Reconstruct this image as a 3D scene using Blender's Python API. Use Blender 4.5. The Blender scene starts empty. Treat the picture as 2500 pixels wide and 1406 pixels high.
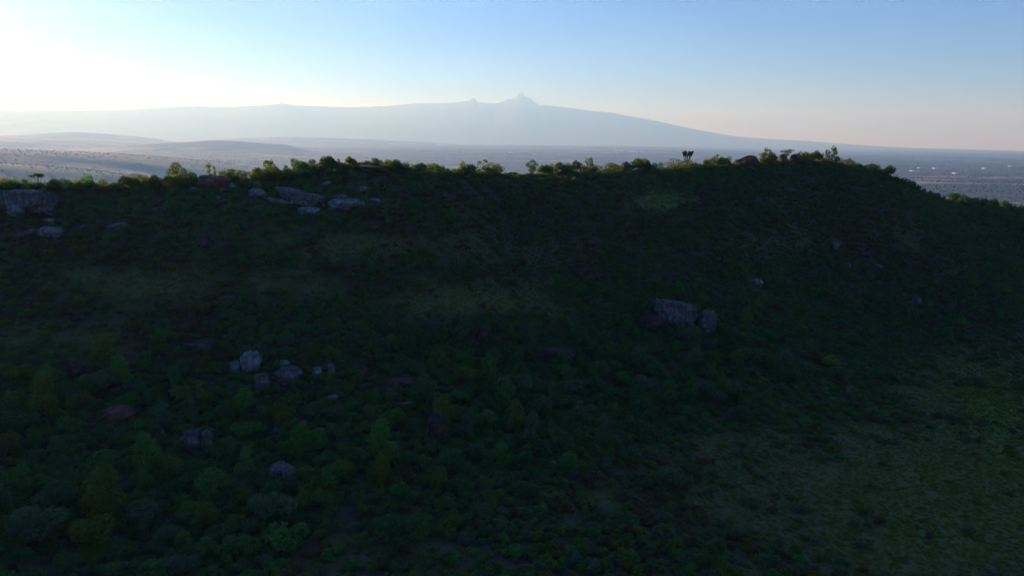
import bpy, math, random
import numpy as np
from mathutils import Vector, Matrix, noise as mnoise

# ------------------------------------------------------------------ camera
PW, PH = 2500.0, 1406.0
F = 1689.0                       # focal length in photo pixels
PITCH = math.radians(11.97)
ROLL = math.radians(0.55)
CAMZ = 700.0                     # metres above the plain
SUN_AZ = math.radians(-51.0)     # left of the view direction
SUN_EL = math.radians(10.7)

sc = bpy.context.scene
col = sc.collection
cam_d = bpy.data.cameras.new('camera')
cam_d.sensor_width = 36.0
cam_d.lens = 36.0 * F / PW
cam_d.clip_start = 0.5
cam_d.clip_end = 250000.0
cam = bpy.data.objects.new('camera', cam_d)
cam.location = (0, 0, CAMZ)
R_CAM = Matrix.Rotation(math.pi / 2 - PITCH, 3, 'X') @ Matrix.Rotation(ROLL, 3, 'Z')
cam.rotation_euler = R_CAM.to_euler()
col.objects.link(cam)
sc.camera = cam

# ------------------------------------------------------------------ sky, sun, exposure
world = bpy.data.worlds.new('World')
sc.world = world
world.use_nodes = True
wn = world.node_tree.nodes
bg = wn['Background']
sky = wn.new('ShaderNodeTexSky')
sky.sky_type = 'NISHITA'
sky.sun_disc = False
sky.sun_elevation = SUN_EL
sky.sun_rotation = SUN_AZ
sky.altitude = 1800.0
sky.air_density = 0.7
sky.dust_density = 0.9
sky.ozone_density = 6.0
tint = wn.new('ShaderNodeMix'); tint.data_type = 'RGBA'; tint.blend_type = 'MULTIPLY'
tint.inputs[0].default_value = 1.0
tint.inputs[7].default_value = (1.09, 0.92, 1.06, 1)      # even colour balance of the whole sky
world.node_tree.links.new(sky.outputs[0], tint.inputs[6])
wtc = wn.new('ShaderNodeTexCoord')
wmp = wn.new('ShaderNodeMapping'); wmp.inputs['Scale'].default_value = (2.2, 2.2, 13.0); wmp.inputs['Rotation'].default_value = (0.05, 0.03, 0.4)
wno = wn.new('ShaderNodeTexNoise'); wno.inputs['Scale'].default_value = 1.6; wno.inputs['Detail'].default_value = 7; wno.inputs['Roughness'].default_value = 0.6; wno.inputs['Distortion'].default_value = 0.6
wmr = wn.new('ShaderNodeMapRange'); wmr.inputs[1].default_value = 0.42; wmr.inputs[2].default_value = 0.75; wmr.inputs[3].default_value = 0.0; wmr.inputs[4].default_value = 0.40
wcl = wn.new('ShaderNodeMix'); wcl.data_type = 'RGBA'
wlk = world.node_tree.links.new
wlk(wtc.outputs['Generated'], wmp.inputs[0]); wlk(wmp.outputs[0], wno.inputs['Vector']); wlk(wno.outputs[0], wmr.inputs[0])
wlk(wmr.outputs[0], wcl.inputs[0]); wlk(tint.outputs[2], wcl.inputs[6])
wbr = wn.new('ShaderNodeMix'); wbr.data_type = 'RGBA'; wbr.blend_type = 'MULTIPLY'; wbr.inputs[0].default_value = 1.0
wbr.inputs[7].default_value = (1.75, 1.5, 1.25, 1)         # thin cirrus, a little paler than the clear sky
wlk(tint.outputs[2], wbr.inputs[6]); wlk(wbr.outputs[2], wcl.inputs[7])
wlk(wcl.outputs[2], bg.inputs[0])
bg.inputs[1].default_value = 0.12

sun_d = bpy.data.lights.new('sun', 'SUN')
sun_d.energy = 5.0
sun_d.angle = math.radians(0.5)
sun_d.color = (1.0, 0.88, 0.83)
sun = bpy.data.objects.new('sun', sun_d)
to_sun = Vector((math.sin(SUN_AZ) * math.cos(SUN_EL), math.cos(SUN_AZ) * math.cos(SUN_EL), math.sin(SUN_EL)))
sun.rotation_euler = to_sun.to_track_quat('Z', 'Y').to_euler()
sun.location = (0, 0, 900)
col.objects.link(sun)

sc.view_settings.view_transform = 'Standard'
sc.view_settings.look = 'None'
sc.view_settings.gamma = 1.0
sc.view_settings.use_curve_mapping = False
sc.view_settings.exposure = 0.74

sc.cycles.volume_bounces = 2
sc.cycles.max_bounces = 6
sc.cycles.diffuse_bounces = 2
sc.cycles.transmission_bounces = 3
sc.cycles.glossy_bounces = 2
sc.cycles.use_denoising = True
sc.cycles.denoising_prefilter = 'ACCURATE'
sc.cycles.denoising_input_passes = 'RGB_ALBEDO_NORMAL'
sc.cycles.use_adaptive_sampling = False
sc.cycles.adaptive_threshold = 0.01

rng = np.random.default_rng(11)
random.seed(11)

# ------------------------------------------------------------------ picture <-> place helpers
RC = np.array(R_CAM)             # columns: right, up, back


def ray(px, py):
    """World direction through a photo pixel, with unit forward (Y) component."""
    px = np.asarray(px, float); py = np.asarray(py, float)
    d = np.stack([(px - PW / 2) / F, (PH / 2 - py) / F, -np.ones_like(px)], -1)
    w = d @ RC.T
    return w / w[..., 1:2]


def point(px, py, Y):
    return ray(px, py) * np.asarray(Y, float)[..., None] + np.array([0, 0, CAMZ])


def project(P):
    q = (np.asarray(P, float) - np.array([0, 0, CAMZ])) @ RC
    dep = np.maximum(-q[..., 2], 0.01)
    return PW / 2 + F * q[..., 0] / dep, PH / 2 - F * q[..., 1] / dep, dep


def _hash(ix, iy, s):
    h = (ix * 374761393 + iy * 668265263 + s * 1442695041) & 0xFFFFFFFF
    h = ((h ^ (h >> 13)) * 1274126177) & 0xFFFFFFFF
    return ((h ^ (h >> 16)) & 0xFFFF) / 65535.0


def vnoise(x, y, s=0):
    x = np.asarray(x, float); y = np.asarray(y, float)
    ix = np.floor(x).astype(np.int64); iy = np.floor(y).astype(np.int64)
    fx = x - ix; fy = y - iy
    fx = fx * fx * (3 - 2 * fx); fy = fy * fy * (3 - 2 * fy)
    a = _hash(ix, iy, s); b = _hash(ix + 1, iy, s); c = _hash(ix, iy + 1, s); d = _hash(ix + 1, iy + 1, s)
    return (a + (b - a) * fx) * (1 - fy) + (c + (d - c) * fx) * fy


def fbm(x, y, s=0, o=4):
    r = 0; a = 0.5
    for k in range(o):
        r = r + a * (vnoise(x, y, s + k) - 0.5) * 2
        x = x * 2.03; y = y * 2.03; a *= 0.5
    return r


# ------------------------------------------------------------------ material helpers
def new_mat(name):
    m = bpy.data.materials.new(name)
    m.use_nodes = True
    nt = m.node_tree
    for n in list(nt.nodes):
        nt.nodes.remove(n)
    out = nt.nodes.new('ShaderNodeOutputMaterial')
    return m, nt, out


def N(nt, t, **kw):
    n = nt.nodes.new(t)
    for k, v in kw.items():
        if k.startswith('i_'):
            n.inputs[k[2:].replace('_', ' ')].default_value = v
        else:
            setattr(n, k, v)
    return n


def ramp(nt, stops):
    r = nt.nodes.new('ShaderNodeValToRGB')
    e = r.color_ramp.elements
    while len(e) < len(stops):
        e.new(0.5)
    for k, (p, c) in enumerate(stops):
        e[k].position = p
        e[k].color = (*c, 1) if len(c) == 3 else c
    return r


def mixc(nt, fac, a, b):
    m = nt.nodes.new('ShaderNodeMix')
    m.data_type = 'RGBA'
    for sock, v in ((m.inputs[0], fac), (m.inputs[6], a), (m.inputs[7], b)):
        if hasattr(v, 'is_linked'):
            nt.links.new(v, sock)
        elif isinstance(v, (tuple, list)):
            sock.default_value = (*v, 1)
        else:
            sock.default_value = v
    return m.outputs[2]


def noise(nt, vec, scale, detail=4, rough=0.55):
    n = nt.nodes.new('ShaderNodeTexNoise')
    n.inputs['Scale'].default_value = scale
    n.inputs['Detail'].default_value = detail
    n.inputs['Roughness'].default_value = rough
    if vec is not None:
        nt.links.new(vec, n.inputs['Vector'])
    return n.outputs[0]


def mrange(nt, v, a, b):
    n = nt.nodes.new('ShaderNodeMapRange')
    n.inputs[1].default_value = a
    n.inputs[2].default_value = b
    nt.links.new(v, n.inputs[0])
    return n.outputs[0]


def mapping(nt, vec, scale=(1, 1, 1), rot=(0, 0, 0)):
    n = nt.nodes.new('ShaderNodeMapping')
    n.inputs['Scale'].default_value = scale
    n.inputs['Rotation'].default_value = rot
    nt.links.new(vec, n.inputs[0])
    return n.outputs[0]


# ------------------------------------------------------------------ mesh helpers
def np_mesh(name, V, Fc, mat=None, smooth=False, attrs=None):
    """V (n,3); Fc (m,k) int array with constant k."""
    me = bpy.data.meshes.new(name)
    V = np.asarray(V, np.float32); Fc = np.asarray(Fc, np.int32)
    me.vertices.add(len(V))
    me.vertices.foreach_set('co', V.ravel())
    if len(Fc):
        k = Fc.shape[1]
        me.loops.add(Fc.size)
        me.loops.foreach_set('vertex_index', Fc.ravel())
        me.polygons.add(len(Fc))
        me.polygons.foreach_set('loop_start', np.arange(0, Fc.size, k, dtype=np.int32))
        me.polygons.foreach_set('loop_total', np.full(len(Fc), k, np.int32))
        if smooth:
            me.polygons.foreach_set('use_smooth', np.ones(len(Fc), bool))
    me.update(calc_edges=True)
    if mat:
        me.materials.append(mat)
    if attrs:
        for an, (dt, dom, arr) in attrs.items():
            a = me.attributes.new(an, dt, dom)
            key = 'vector' if dt == 'FLOAT_VECTOR' else 'value'
            a.data.foreach_set(key, np.ascontiguousarray(arr).ravel())
    return me


def link(name, me, parent=None):
    o = bpy.data.objects.new(name, me)
    col.objects.link(o)
    if parent is not None:
        o.parent = parent
    return o


def tag(o, label=None, cat=None, group=None, kind=None):
    if label: o['label'] = label
    if cat: o['category'] = cat
    if group: o['group'] = group
    if kind: o['kind'] = kind
    return o


def grid_faces(nu, nv):
    i = np.arange(nu - 1)[:, None] * nv + np.arange(nv - 1)[None, :]
    i = i.ravel()
    return np.stack([i, i + nv, i + nv + 1, i + 1], -1)


def tube(pts, rad, n=7):
    """Tapered tube along pts; returns V, F (quads)."""
    pts = np.asarray(pts, float); rad = np.asarray(rad, float)
    V = []
    for k in range(len(pts)):
        a = pts[min(k + 1, len(pts) - 1)] - pts[max(k - 1, 0)]
        a = a / (np.linalg.norm(a) + 1e-9)
        u = np.cross(a, [0.31, 0.95, 0.05]); u /= np.linalg.norm(u) + 1e-9
        w = np.cross(a, u)
        t = np.linspace(0, 2 * np.pi, n, endpoint=False)
        V.append(pts[k] + rad[k] * (np.cos(t)[:, None] * u + np.sin(t)[:, None] * w))
    V = np.concatenate(V)
    Fc = []
    for k in range(len(pts) - 1):
        for j in range(n):
            a = k * n + j; b = k * n + (j + 1) % n
            Fc.append((a, b, b + n, a + n))
    return V, np.array(Fc)


def join(parts):
    V = []; Fc = []; o = 0
    for v, f in parts:
        V.append(v); Fc.append(np.asarray(f) + o); o += len(v)
    return np.concatenate(V), np.concatenate(Fc)


# ------------------------------------------------------------------ the hill: height field
crest_px = np.array([-700, -300, 0, 200, 400, 500, 600, 700, 800, 900, 1000, 1200, 1400, 1600, 1700, 1800, 1900, 1970, 2050, 2100, 2150, 2200, 2250, 2300, 2400, 2500, 2700, 3100])
crest_py = np.array([452, 458, 464, 467, 462, 444, 450, 430, 412, 407, 421, 429, 424, 418, 411, 408, 399, 396, 402, 410, 426, 450, 470, 489, 502, 514, 540, 590])
crest_Y = np.interp(crest_px, [-700, 0, 500, 800, 1250, 1700, 1950, 2200, 2500, 3100], [138, 150, 165, 176, 205, 240, 260, 285, 310, 350])
rows = np.array([1406, 1200, 1000, 800, 700, 600, 500])
colx = np.array([-500, 0, 1250, 2000, 2500, 3000])
rowY = np.array([
    [52, 64, 80, 101, 112, 123, 134],
    [60, 74, 92, 113, 123, 134, 145],
    [66, 86, 113, 145, 160, 178, 194],
    [75, 98, 135, 190, 215, 235, 250],
    [78, 103, 143, 215, 250, 282, 999],
    [80, 105, 148, 225, 268, 315, 999]], float)
cp = []
for i, x in enumerate(colx):
    for j, y in enumerate(rows):
        if rowY[i, j] < 900:
            cp.append(point(x, y, rowY[i, j]))
cp = [np.asarray(c) for c in cp]
low = {}
for x, y, Y in zip(crest_px, crest_py, crest_Y):
    c = point(x, y, Y)
    cp.append(c)
    dx = c[0] / c[1]
    for dY, dz in ((9, -0.6), (28, -6), (70, -34), (150, -95), (300, -215), (480, -330)):
        cp.append(np.array([c[0] + dx * dY * 0.6, c[1] + dY, c[2] + dz]))
for X in (-220, -120, 0, 120, 240, 420):
    for Y, dz in ((40, -1.0), (-30, 2.0)):
        cp.append(np.array([X, Y, CAMZ - 42 - 0.05 * X + dz]))
for Y in (60, 140, 220, 320):
    cp.append(np.array([520, Y, CAMZ - 80.0 - 0.05 * (320 - Y)]))
cp = np.array(cp)
# drop points that nearly coincide
keep = []
for i, c in enumerate(cp):
    if all(np.hypot(*(c[:2] - cp[k][:2])) > 3.0 for k in keep):
        keep.append(i)
cp = cp[keep]


def tps_kernel(r):
    return np.where(r > 0, r * r * np.log(r + 1e-9), 0.0)


S = 100.0
A2 = cp[:, :2] / S
n_cp = len(A2)
Kk = tps_kernel(np.linalg.norm(A2[:, None] - A2[None], axis=-1)) + 0.0008 * np.eye(n_cp)
Pm = np.concatenate([np.ones((n_cp, 1)), A2], 1)
M = np.block([[Kk, Pm], [Pm.T, np.zeros((3, 3))]])
sol = np.linalg.solve(M, np.concatenate([cp[:, 2], np.zeros(3)]))

HX = np.arange(-330, 560.1, 2.0)
HY = np.arange(-60, 780.1, 2.0)
GX, GY = np.meshgrid(HX, HY, indexing='ij')
q = np.stack([GX.ravel(), GY.ravel()], -1) / S
HZ = np.empty(len(q))
for k in range(0, len(q), 20000):
    b = q[k:k + 20000]
    HZ[k:k + 20000] = tps_kernel(np.linalg.norm(b[:, None] - A2[None], axis=-1)) @ sol[:n_cp] + sol[n_cp] + b @ sol[n_cp + 1:]
HZ = HZ.reshape(GX.shape)
# away from the crest the hill falls to the plain
HZ += 0.9 * fbm(GX / 22, GY / 22, 3) + 0.45 * fbm(GX / 6, GY / 6, 9, 3)
edge = np.minimum.reduce([GX + 330, 560 - GX, (GY + 60) * 2, 780 - GY])
HZ = np.minimum(HZ, CAMZ - 3)
HZ = np.where(GY > 420, np.minimum(HZ, CAMZ - 60 - (GY - 420) * 0.8), HZ)
HZ = HZ * np.clip(edge / 40, 0, 1) + (-6) * (1 - np.clip(edge / 40, 0, 1))


def hill_z(x, y):
    fx = np.clip((np.asarray(x, float) - HX[0]) / 2.0, 0, len(HX) - 1.001)
    fy = np.clip((np.asarray(y, float) - HY[0]) / 2.0, 0, len(HY) - 1.001)
    i = fx.astype(int); j = fy.astype(int); u = fx - i; v = fy - j
    return (HZ[i, j] * (1 - u) + HZ[i + 1, j] * u) * (1 - v) + (HZ[i, j + 1] * (1 - u) + HZ[i + 1, j + 1] * u) * v


def hit(px, py, ymax=420.0):
    """Where the sight line through a photo pixel meets the hill (or None)."""
    d = ray(px, py)
    Y = np.arange(35, ymax, 0.4)
    P = d[None] * Y[:, None] + np.array([0, 0, CAMZ])
    under = P[:, 2] < hill_z(P[:, 0], P[:, 1])
    k = np.argmax(under)
    if not under[k]:
        # just over the crest: the nearest approach
        k = np.argmin(P[:, 2] - hill_z(P[:, 0], P[:, 1]) + 0.0 * Y)
    p = P[k].copy()
    p[2] = hill_z(p[0], p[1])
    return p


# ---- grass cover: how green / straw / bushy each place on the hill is (worked out on the plan)
def ell(px, py, cx, cy, rx, ry):
    return np.exp(-(((px - cx) / rx) ** 2 + ((py - cy) / ry) ** 2) * 1.2)


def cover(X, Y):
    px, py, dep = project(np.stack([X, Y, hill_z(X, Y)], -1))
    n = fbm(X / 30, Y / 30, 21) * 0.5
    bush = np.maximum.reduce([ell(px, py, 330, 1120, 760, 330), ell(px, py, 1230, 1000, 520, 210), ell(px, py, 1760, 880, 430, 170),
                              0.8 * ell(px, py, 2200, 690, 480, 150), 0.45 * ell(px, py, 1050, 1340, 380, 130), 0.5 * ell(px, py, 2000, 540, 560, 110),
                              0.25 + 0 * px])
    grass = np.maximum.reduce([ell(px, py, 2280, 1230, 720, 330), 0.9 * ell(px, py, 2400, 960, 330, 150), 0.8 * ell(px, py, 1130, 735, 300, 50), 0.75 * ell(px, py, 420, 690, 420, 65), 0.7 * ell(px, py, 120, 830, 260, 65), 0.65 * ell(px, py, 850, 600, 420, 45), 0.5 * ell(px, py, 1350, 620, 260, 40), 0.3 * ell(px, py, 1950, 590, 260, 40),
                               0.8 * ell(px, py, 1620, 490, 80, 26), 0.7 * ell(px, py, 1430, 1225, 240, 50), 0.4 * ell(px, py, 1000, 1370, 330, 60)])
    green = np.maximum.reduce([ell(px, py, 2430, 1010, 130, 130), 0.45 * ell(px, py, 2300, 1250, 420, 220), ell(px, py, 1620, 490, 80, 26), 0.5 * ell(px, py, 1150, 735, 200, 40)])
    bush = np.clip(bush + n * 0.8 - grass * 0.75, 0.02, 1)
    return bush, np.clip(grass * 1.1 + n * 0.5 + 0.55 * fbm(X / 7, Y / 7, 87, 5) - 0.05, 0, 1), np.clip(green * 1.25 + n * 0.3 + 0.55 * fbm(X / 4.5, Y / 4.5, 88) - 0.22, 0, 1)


hv = np.stack([GX, GY, HZ], -1).reshape(-1, 3)
cb, cg, cgr = cover(hv[:, 0], hv[:, 1])

m, nt, out = new_mat('hill_soil')
tc = N(nt, 'ShaderNodeTexCoord')
bs = N(nt, 'ShaderNodeBsdfPrincipled'); bs.inputs['Roughness'].default_value = 0.95
at1 = N(nt, 'ShaderNodeAttribute', attribute_name='grass')
at2 = N(nt, 'ShaderNodeAttribute', attribute_name='green')
n1 = noise(nt, tc.outputs['Object'], 0.35, 6, 0.7)
n2 = noise(nt, tc.outputs['Object'], 2.5, 5, 0.7)
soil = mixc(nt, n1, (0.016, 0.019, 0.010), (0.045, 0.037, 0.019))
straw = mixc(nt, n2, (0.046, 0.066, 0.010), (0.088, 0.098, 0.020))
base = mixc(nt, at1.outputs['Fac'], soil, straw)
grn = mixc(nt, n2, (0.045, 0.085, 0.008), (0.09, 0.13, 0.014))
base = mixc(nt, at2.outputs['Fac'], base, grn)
nt.links.new(base, bs.inputs['Base Color'])
bp = N(nt, 'ShaderNodeBump'); bp.inputs['Strength'].default_value = 0.9; bp.inputs['Distance'].default_value = 0.25
nt.links.new(n2, bp.inputs['Height']); nt.links.new(bp.outputs[0], bs.inputs['Normal'])
nt.links.new(bs.outputs[0], out.inputs[0])
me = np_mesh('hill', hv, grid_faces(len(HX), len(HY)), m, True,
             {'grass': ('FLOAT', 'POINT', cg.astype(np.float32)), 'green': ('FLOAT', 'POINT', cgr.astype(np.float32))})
tag(link('hill', me), 'long scrubby hill ridge in shadow crossing the picture', kind='structure')

# ------------------------------------------------------------------ the plain, far hills and mountain
mtn = np.array([(-900, 330), (-600, 296), (-300, 276), (0, 270), (40, 272), (100, 270), (200, 271), (330, 268), (420, 262), (480, 260), (560, 262), (640, 258), (690, 253), (720, 258), (830, 262), (900, 262),
                (960, 258), (1020, 253), (1080, 252), (1125, 250), (1135, 247), (1145, 247), (1150, 242), (1158, 240), (1164, 248), (1172, 251), (1190, 251), (1207, 254), (1220, 251), (1232, 247),
                (1243, 242), (1250, 243), (1260, 239), (1264, 231), (1272, 226), (1279, 230), (1283, 238), (1292, 239), (1300, 244), (1305, 250), (1311, 252), (1318, 258), (1345, 259), (1385, 263),
                (1440, 271), (1495, 276), (1530, 283), (1600, 295), (1670, 311), (1750, 326), (1800, 334), (1900, 341), (1950, 343), (2050, 351), (2200, 361), (2350, 366), (2500, 371), (2700, 378), (3000, 384)], float)
# each far hill: distance, width of its near flank, silhouette in photo pixels
far_hills = [
    (8750, 2275, [(-900, 380), (-500, 362), (-200, 358), (0, 364), (150, 369), (300, 377), (450, 389), (560, 402), (640, 414), (720, 430), (800, 452)]),
    (5775, 1400, [(-900, 410), (-400, 398), (-100, 396), (0, 399), (120, 407), (250, 420), (330, 433), (420, 452), (480, 470)]),
    (17500, 2275, [(200, 372), (350, 354), (400, 350), (450, 348), (520, 343), (580, 345), (650, 351), (690, 353), (740, 362), (800, 370)]),
    (22750, 2800, [(-900, 336), (-400, 334), (0, 337), (200, 342), (330, 350), (420, 357), (500, 364)]),
    (29750, 3150, [(-300, 340), (-100, 336), (60, 330), (120, 325), (180, 322), (250, 326), (330, 333), (400, 341), (480, 348)]),
    (32375, 2800, [(450, 346), (600, 337), (720, 335), (900, 340), (1050, 348), (1150, 353)]),
    (21000, 1575, [(1500, 386), (1700, 379), (1850, 381), (2000, 384), (2150, 390)]),
]
NA, NR = 760, 420
azs = np.radians(np.linspace(-64, 64, NA))
rr = np.concatenate([[330, 420], np.geomspace(500, 37000, NR - 62), np.linspace(37600, 45500, 13)])
NR = len(rr)
AZ, RR = np.meshgrid(azs, rr, indexing='ij')
PX = np.sin(AZ) * RR; PY = np.cos(AZ) * RR


def sil_z(poly, D):
    """For every azimuth the height of a skyline drawn in photo pixels, standing D metres away."""
    poly = np.asarray(poly, float)
    d = ray(poly[:, 0], poly[:, 1])
    az = np.arctan2(d[:, 0], d[:, 1])
    z = CAMZ + D * d[:, 2] / np.hypot(d[:, 0], d[:, 1])
    return az, z


def sstep(a, b, x):
    t = np.clip((x - a) / (b - a), 0, 1)
    return t * t * (3 - 2 * t)


def plain_z(x, y, ruggedness=1.0):
    r = np.hypot(x, y); az = np.arctan2(x, y)
    east = sstep(math.radians(8), math.radians(26), az)
    z = np.interp(r, [4400, 10500, 17500, 28000], [105, 332, 420, 508]) * (0.35 + 0.65 * sstep(math.radians(-62), math.radians(-25), az)) * (1 - east) + np.interp(r, [330, 2500, 6000], [300, 360, 390]) * east
    z = z + 17 * fbm(x / 1600, y / 1600, 31) * sstep(1000, 4400, r)
    for k, (D, w, poly) in enumerate(far_hills):
        a, zz = sil_z(poly, D)
        top = np.interp(az, a, zz, left=-50, right=-50)
        edge = sstep(a[0], a[0] + 0.05, az) * (1 - sstep(a[-1] - 0.05, a[-1], az))
        t = (r - D) / w
        wob = 0.35 * fbm(x / (w * 0.6), y / (w * 0.6), 50 + k)
        prof = np.exp(-np.where(t < 0, (t * (1 + wob)), t * 0.8) ** 2)
        z = np.maximum(z, z + (top - z) * prof * edge + ruggedness * 9 * fbm(x / 280, y / 280, 70 + k) * prof * edge * np.abs(t))
    a, zz = sil_z(mtn, 63000)
    fa = np.radians(np.arange(-70, 70, 0.05))
    ft = np.interp(fa, a, zz)
    kr = np.exp(-(np.arange(-60, 61) / 28.0) ** 2); kr /= kr.sum()
    fs = np.convolve(np.pad(ft, 60, mode='edge'), kr, 'valid')
    top = np.interp(az, a, zz)
    soft = np.minimum(np.interp(az, fa, fs), top + 100)
    top = top + 55 * fbm(az * 230, az * 0 + 3.3, 17, 3) * sstep(1800, 3200, top)
    top = soft + (top - soft) * sstep(59200, 63000, r)
    t = np.clip((r - 43700) / 19300, 0, 1)
    body = t ** 1.25
    back = 1 - 0.5 * sstep(63800, 87000, r)
    gul = -np.abs(fbm(x / 6600, y / 6600, 91, 6)) * 2 + 0.5
    mz = top * body * back + gul * 280 * body * (1 - body) * 2
    peak = 1.0
    return np.maximum(z * (1 - body) + mz * peak, 0.4 * z + 0 * mz)


PZ = plain_z(PX, PY)
m, nt, out = new_mat('savanna_plain')
tc = N(nt, 'ShaderNodeTexCoord')
ob = tc.outputs['Object']
bs = N(nt, 'ShaderNodeBsdfPrincipled'); bs.inputs['Roughness'].default_value = 1.0
warp = noise(nt, mapping(nt, ob, (0.00035, 0.00035, 0)), 1.0, 5)
big = noise(nt, mapping(nt, ob, (0.0005, 0.00125, 0)), 1.0, 8, 0.68)
vor = N(nt, 'ShaderNodeTexVoronoi'); vor.inputs['Scale'].default_value = 1.0
nt.links.new(mapping(nt, ob, (0.0009, 0.002, 0), (0, 0, 0.3)), vor.inputs['Vector'])
fine = noise(nt, mapping(nt, ob, (0.011, 0.011, 0)), 1.0, 5, 0.7)
wood = mixc(nt, fine, (0.006, 0.018, 0.014), (0.016, 0.034, 0.022))
sep = N(nt, 'ShaderNodeSeparateColor')
nt.links.new(vor.outputs['Color'], sep.inputs[0])
fieldc = ramp(nt, [(0.0, (0.025, 0.028, 0.014)), (0.6, (0.05, 0.048, 0.024)), (0.85, (0.10, 0.082, 0.045)), (1.0, (0.27, 0.21, 0.125))])
nt.links.new(sep.outputs[0], fieldc.inputs[0])
fm = mrange(nt, big, 0.54, 0.70)
base = mixc(nt, fm, wood, fieldc.outputs[0])
strip = N(nt, 'ShaderNodeTexVoronoi'); strip.inputs['Scale'].default_value = 1.0
nt.links.new(mapping(nt, ob, (0.00065, 0.0026, 0), (0, 0, -0.12)), strip.inputs['Vector'])
sep2 = N(nt, 'ShaderNodeSeparateColor'); nt.links.new(strip.outputs['Color'], sep2.inputs[0])
base = mixc(nt, mrange(nt, sep2.outputs[1], 0.86, 0.90), base, (0.24, 0.175, 0.10))
belt = N(nt, 'ShaderNodeTexVoronoi', feature='DISTANCE_TO_EDGE'); belt.inputs['Scale'].default_value = 1.0
nt.links.new(mapping(nt, ob, (0.0007, 0.0017, 0), (0, 0, 0.2)), belt.inputs['Vector'])
base = mixc(nt, mrange(nt, belt.outputs['Distance'], 0.09, 0.03), base, (0.008, 0.016, 0.011))
nt.links.new(base, bs.inputs['Base Color'])
nt.links.new(bs.outputs[0], out.inputs[0])
PV = np.stack([PX, PY, PZ], -1).reshape(-1, 3)
# plain and mountain are two pieces of the setting that share an edge
kA = int(np.searchsorted(rr, 43700))
pid = np.arange(NA * NR).reshape(NA, NR)
me = np_mesh('plain', PV.reshape(NA, NR, 3)[:, :kA + 1].reshape(-1, 3), grid_faces(NA, kA + 1), m, True)
tag(link('plain', me), 'wide savanna plain with fields and low wooded hills', kind='structure')
mm, nt, out = new_mat('mountain_slope')
tc = N(nt, 'ShaderNodeTexCoord')
bs = N(nt, 'ShaderNodeBsdfPrincipled'); bs.inputs['Roughness'].default_value = 1.0
geo = N(nt, 'ShaderNodeNewGeometry')
sp = N(nt, 'ShaderNodeSeparateXYZ'); nt.links.new(geo.outputs['Position'], sp.inputs[0])
hr = ramp(nt, [(0.0, (0.10, 0.095, 0.06)), (0.3, (0.03, 0.04, 0.02)), (0.6, (0.05, 0.05, 0.035)), (0.85, (0.10, 0.09, 0.07)), (1.0, (0.16, 0.15, 0.14))])
nt.links.new(mrange(nt, sp.outputs[2], 0, 4700), hr.inputs[0])
nz = noise(nt, mapping(nt, tc.outputs['Object'], (0.00035, 0.00035, 0.0006)), 1.0, 8, 0.65)
nt.links.new(mixc(nt, mrange(nt, nz, 0.35, 0.65), hr.outputs[0], (0.045, 0.05, 0.03)), bs.inputs['Base Color'])
nt.links.new(bs.outputs[0], out.inputs[0])
maz = np.concatenate([np.radians(np.linspace(-64, -42, 60))[:-1], np.radians(np.linspace(-42, 42, 1500)), np.radians(np.linspace(42, 64, 60))[1:]])
mr = np.concatenate([rr[kA:kA + 1], np.linspace(44800, 62700, 42), [63000, 63300], np.linspace(64700, 91000, 14)])
MA, MR = np.meshgrid(maz, mr, indexing='ij')
mx_, my_ = np.sin(MA) * MR, np.cos(MA) * MR
MV = np.stack([mx_, my_, plain_z(mx_, my_)], -1).reshape(-1, 3)
MTOP = float(MV[:, 2].max())
me = np_mesh('mountain', MV, grid_faces(len(maz), len(mr)), mm, True)
tag(link('mountain', me), 'hazy broad mountain with jagged central peak beyond the plain', kind='structure')
# the rest of the plain, outside the view
ang = np.radians(np.linspace(64, 296, 60))
rads = np.array([330, 2600, 10500, 35000, 91000.])
AA, RB = np.meshgrid(ang, rads, indexing='ij')
bx, by = np.sin(AA) * RB, np.cos(AA) * RB
me = np_mesh('ground', np.stack([bx, by, np.zeros_like(bx) - 1.5], -1).reshape(-1, 3), grid_faces(60, 5), m, True)
tag(link('ground', me), 'savanna ground stretching away behind the hill', kind='structure')


# ------------------------------------------------------------------ foliage, bark, grass and rock materials
LEAF = {
    'dark green': ((0.020, 0.068, 0.026), (0.050, 0.135, 0.048)),
    'mid green': ((0.030, 0.098, 0.024), (0.075, 0.190, 0.048)),
    'grey-green': ((0.040, 0.080, 0.048), (0.084, 0.142, 0.082)),
    'olive': ((0.046, 0.078, 0.015), (0.108, 0.155, 0.032)),
    'yellow-green': ((0.075, 0.120, 0.012), (0.165, 0.22, 0.028)),
    'dry brown': ((0.050, 0.044, 0.024), (0.105, 0.084, 0.046)),
}
LEAF_NAMES = list(LEAF)


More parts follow.
